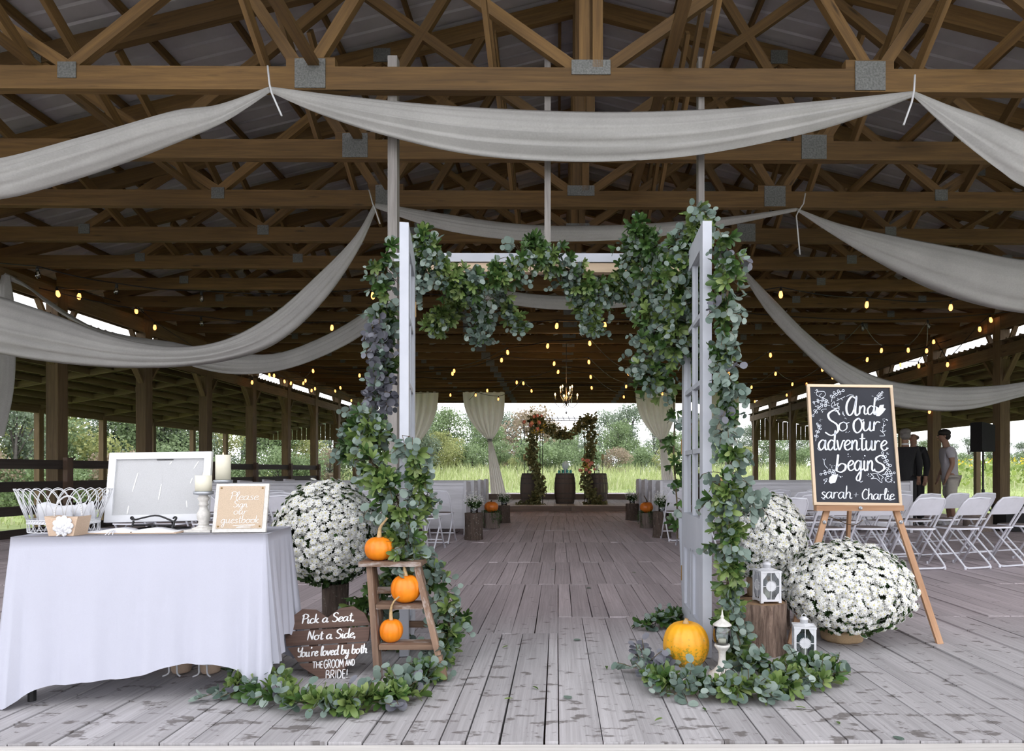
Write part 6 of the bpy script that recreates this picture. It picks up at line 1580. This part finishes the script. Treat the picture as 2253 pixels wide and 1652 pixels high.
curtain('tied cream curtain just left of the arch', 1020, 1108, 862, (1078, 968), 1080, 1114, 1090, 26.4, 1); curtain('tied cream curtain just right of the arch', 1400, 1484, 862, (1456, 970), 1458, 1492, 1090, 26.4, 2)
curtain('cream curtain at the far left behind the left door', 872, 962, 862, (900, 990), 885, 915, 1090, 26.4, 3); curtain('cream curtain glimpsed right of the right door', 1552, 1625, 862, (1604, 990), 1590, 1620, 1090, 26.4, 4)
# ================================================================== CHANDELIER
CY = YB + 9 * DY; cC = at(1246, 911, CY); ch = thing('chandelier', 'lit candle-style chandelier hanging over the far aisle', 'chandelier', cC); zb2 = cC.z
def cm(nm, mb, mat, sm=True): return obj(nm, mb, mat, ch, sm)
m = MB(); m.lathe([(.004, 0), (.022, .02), (.008, .05), (.006, .2), (.03, .26), (.035, .32), (.012, .38), (.012, .62), (.03, .66), (.01, .72)], 10); cm('column', m, HOOP)
m = MB(); m.tube([(0, 0, .7), (0, 0, 4.17 - zb2)], .008, 5); cm('chain', m, HOOP)
cl_ = bpy.data.lights.new('chandelier_glow', 'POINT'); cl_.energy = 45; cl_.color = (1, .55, .22); cl_.shadow_soft_size = .05
for k in range(8):
    a = 2 * PI * k / 8 + .2; r = .28 if k % 2 == 0 else .17; z = .36 if k % 2 == 0 else .55
    P = spline([(0, 0, .30 if k % 2 == 0 else .5), (r * .5 * math.cos(a), r * .5 * math.sin(a), z - .20), (r * math.cos(a), r * math.sin(a), z - .08), (r * math.cos(a), r * math.sin(a), z)], 14)
    m = MB(); m.tube(P, .006, 5); m.lathe([(.006, z - .01), (.025, z), (.025, z + .006)], 8, (r * math.cos(a), r * math.sin(a), 0)); ob = cm('arm', m, HOOP)
    m = MB(); m.lathe([(.009, z), (.009, z + .085), (.004, z + .09)], 8, (r * math.cos(a), r * math.sin(a), 0)); obj('candle_sleeve', m, IVORY, ob, True)
    m = MB(); m.lathe([(.004, z + .088), (.018, z + .105), (.017, z + .125), (.003, z + .155)], 8, (r * math.cos(a), r * math.sin(a), 0)); obj('flame_bulb', m, BULBC, ob, True)
    m = MB(); m.tube(spline([(r * math.cos(a), r * math.sin(a), z - .05), (r * .7 * math.cos(a), r * .7 * math.sin(a), .12), (0, 0, .03)], 8), .003, 4); m.ball((r * math.cos(a), r * math.sin(a), z - .07), .012, 6, 4); obj('crystal_strand', m, JAR, ob)
link('chandelier_glow', cl_, ch, M.Translation((0, 0, .45)))
# ================================================================== PEOPLE
def skin_mesh(name, chains, mat, par, sub=1):
    """chains: list of lists of (x,y,z,rx[,ry]); first point of the first chain is the root, chains share joints by position"""
    idx = {}; vs_ = []; es = []; rs = []
    for chn in chains:
        prev = None
        for q in chn:
            key = tuple(round(c, 4) for c in q[:3])
            if key not in idx: idx[key] = len(vs_); vs_.append(q[:3]); rs.append((q[3], q[4] if len(q) > 4 else q[3]))
            i = idx[key]
            if prev is not None and prev != i: es.append((prev, i))
            prev = i
    me = bpy.data.meshes.new(name); me.from_pydata(vs_, es, []); me.materials.append(mat)
    o = bpy.data.objects.new(name, me); COL.objects.link(o); o.parent = par
    md = o.modifiers.new('skin', 'SKIN'); md.use_smooth_shade = True
    sv = me.skin_vertices[0].data if me.skin_vertices else None
    if sv is None:
        bpy.context.view_layer.objects.active = o
        import bmesh
        bm = bmesh.new(); bm.from_mesh(me); bm.verts.layers.skin.verify(); bm.to_mesh(me); bm.free(); sv = me.skin_vertices[0].data
    for k, r in enumerate(rs): sv[k].radius = r
    sv[0].use_root = True
    o.modifiers.new('sub', 'SUBSURF').levels = sub; o.modifiers['sub'].render_levels = sub + 1
    return o
def hand(fx, wrist, d, down):
    """five finger chains from a wrist"""
    w_ = V(wrist); d = V(d).normalized(); s = d.cross(V(down)).normalized(); out_ = []
    palm = w_ + d * .075
    for k, (o_, L_) in enumerate(((-.030, .062), (-.010, .078), (.010, .074), (.030, .058))):
        b = palm + s * o_; c1 = b + d * L_ * .5 + V(down) * .012; c2 = b + d * L_ * .85 + V(down) * .032
        out_.append([(*w_, .026, .02), (*palm, .036, .016), (*b, .011), (*c1, .0095), (*c2, .008)])
    b = w_ + d * .03 + s * -.036; c1 = b + d * .04 + s * -.016; out_.append([(*w_, .026, .02), (*b, .012), (*c1, .010)])
    return out_
def person(label, loc, rz, hair, hairmat, suit, lean=.0, arm='down', bald=False):
    o = thing('person', label, 'person', loc, rz)          # local: faces +Y, x to its right
    hipz, chz, shz = .94, 1.25, 1.47; ly = lean
    hip = (0, 0, hipz, .12, .09); wa = (0, ly * .3, 1.10, .115, .085); chest = (0, ly * .75, chz + .05, .135, .09); neckb = (0, ly * 1.1, 1.50, .07, .07); neck = (0, ly * 1.25 + .01, 1.57, .055, .055)
    hd = (0, ly * 1.45 + .03, 1.66, .078, .092); hd2 = (0, ly * 1.5 + .03, 1.75, .074, .088)
    body = [[hip, wa, chest, neckb, neck, hd, hd2]]; top_ = [[(0, ly * .1, .74 if suit else .81, .152), (0, ly * .2, .95, .150), (*wa[:3], .145), (*chest[:3], .160), (0, ly * .95, 1.43, .125)]]
    legs_ = []; low = [[(0, 0, .93, .135)]]
    arms = []
    for s in (-1, 1):
        sh = (s * .185, ly, 1.43, .062); 
        if arm == 'down': el = (s * .235, ly - .03, 1.15, .045); wr = (s * .22, ly + .08, .90, .031); hdv = (0, .25, -1)
        elif arm == 'cross' and s > 0: el = (s * .24, ly + .02, 1.16, .046); wr = (s * .02, ly + .23, 1.18, .032); hdv = (-1, .15, .05)
        else: el = (s * .24, ly - .02, 1.15, .046); wr = (s * .235, ly + .05, .88, .032); hdv = (0, .15, -1)
        body.append([chest, sh, el, wr]); body += [c_ for c_ in hand(s, wr[:3], hdv, (0, .6, -.2) if hdv[2] > -.5 else (0, .5, 0))]
        top_.append([(*chest[:3], .160), (*sh[:3], .082)] + ([(*el[:3], .066), (wr[0] + (el[0] - wr[0]) * .12, wr[1] + (el[1] - wr[1]) * .12, wr[2] + (el[2] - wr[2]) * .12, .046)] if suit else [(sh[0] + (el[0] - sh[0]) * .62, sh[1] + (el[1] - sh[1]) * .62, sh[2] + (el[2] - sh[2]) * .62, .074)]))
        hp = (s * .09, 0, .86, .088); kn = (s * .10, .03, .50, .06); an = (s * .11, -.02, .09, .042); toe = (s * .12, .13, .04, .038)
        body.append([hip, hp, kn, an, toe]); low.append([(0, 0, .93, .135), (*hp[:3], .108), (*kn[:3], .098)] + ([(*an[:3], .072)] if suit else []))
        m = MB(); m.ball((s * .118, .06, .045), 1, 12, 8, (.05, .145, .05)); m.box((s * .118 - .045, -.07, 0), (s * .118 + .045, .19, .02)); obj('shoe', m, BLACK if suit else WHITEP, o, True)
    low = [c_ for c_ in low if len(c_) > 1]
    skin_mesh('body', body, SKIN, o); skin_mesh('jacket' if suit else 'tee_shirt', top_, BLACKCLOTH if suit else TEE, o); skin_mesh('trousers' if suit else 'shorts', low, BLACKCLOTH if suit else SHORTS, o)
    hy = hd[1]
    m = MB(); m.ball((0, hy + .108, 1.675), .017, 8, 6, (.8, 1, 1.2)); obj('nose', m, SKIN, o, True)
    for s in (-1, 1):
        m = MB(); m.ball((s * .086, hy - .005, 1.685), .02, 8, 6, (.45, .8, 1.3)); obj('ear', m, SKIN, o, True)
        m = MB(); m.ball((s * .032, hy + .088, 1.705), .010, 8, 6); obj('eye', m, BLACK, o, True)
    m = MB(); m.ball((0, hy + .092, 1.622), .02, 8, 6, (1.1, .35, .3)); obj('mouth', m, ROSE, o, True)
    m = MB()
    if bald: m.ball((0, hy - .062, 1.675), 1, 14, 10, (.090, .062, .055))
    else: m.ball((0, hy - .022, 1.752), 1, 18, 12, (.098, .112, .078)); m.ball((0, hy - .055, 1.69), 1, 14, 10, (.092, .075, .085))
    obj('hair', m, hairmat, o, True)
    if suit:
        m = MB(); m.lathe([(.062, 0), (.06, .03)], 14, (0, ly * 1.15, 1.515), cap=False); obj('shirt_collar', m, WHITEP, o, True)
    return o
pM = gr(2092, 1156); person('man in a grey tee and khaki shorts standing beside a right post', (pM.x, pM.y, 0), 1.35, True, HAIR, False, .07)
person('man in a black suit with grey hair, back turned, half behind the chalkboard', (at(1992, 1150, 12.6).x, 12.6, 0), -.45, True, GREYHAIR, True, .02)
person('balding man in a black suit facing the other suited man', (at(2012, 1150, 13.15).x, 13.15, 0), 2.2, True, GREYHAIR, True, .02, 'cross', True)
# ================================================================== LOUDSPEAKER AND OTHER ITEMS AT THE RIGHT
Y = 13.0; c_ = V((at(2163, 1155, Y).x, Y, 0)); sp = thing('speaker_stand', 'black tripod stand under the loudspeaker', 'stand', c_)
m = MB(); m.tube([(0, 0, .35), (0, 0, 1.43)], .018, 8); obj('pole', m, BLACK, sp)
for k in range(3):
    a = 2 * PI * k / 3 + .5; m = MB(); m.tube([(0, 0, .62), (.42 * math.cos(a), .42 * math.sin(a), .01)], .012, 6); obj('leg', m, BLACK, sp)
    m = MB(); m.tube([(0, 0, .35), (.24 * math.cos(a), .24 * math.sin(a), .275)], .008, 5); obj('brace', m, BLACK, sp)
m = MB(); m.lathe([(.03, .60), (.03, .68)], 10); obj('collar', m, BLACK, sp)
so = thing('loudspeaker', 'black loudspeaker raised on a tripod between the right posts', 'speaker', c_ + V((0, 0, 1.40)), .25)
m = MB(); m.prism([(-.16, 0), (.15, 0), (.15, .50), (.02, .53), (-.16, .56)], 'y', -.13, .14); obj('cabinet', m, BLACKCLOTH, so)
m = MB(); m.prism([(-.14, .02), (.13, .02), (.13, .47), (-.14, .52)], 'y', .141, .147); obj('grille', m, BLACK, so)
m = MB(); m.tube(spline([(-.1, -.1, .05), (-.2, -.2, -.1), (-.05, -.1, -.3), (0, -.02, -.35)], 10), .006, 4); obj('cable', m, BLACK, so)
p = gr(2166, 1170); stump('grey weathered log beside the loudspeaker stand', (p.x, p.y + .2, 0), .22, .30, BARKG, 61)
p = gr(2262, 1172); o = thing('equipment_case', 'black equipment case at the right edge of the deck', 'case', (p.x, p.y + .3, 0))
m = MB(); m.box((-.3, -.2, .02), (.3, .2, .46)); obj('body', m, BLACKCLOTH, o); m = MB(); m.box((-.305, -.205, .33), (.305, .205, .35)); obj('lid_band', m, STEEL, o)
m = MB(); m.tube(spline([(-.08, -.21, .40), (-.08, -.24, .42), (.08, -.24, .42), (.08, -.21, .40)], 8), .008, 5); obj('handle', m, STEEL, o)
for x in (-.25, .25):
    for y in (-.15, .15): m = MB(); m.ball((x, y, .02), .02, 8, 6); obj('caster', m, BLACK, o, True)
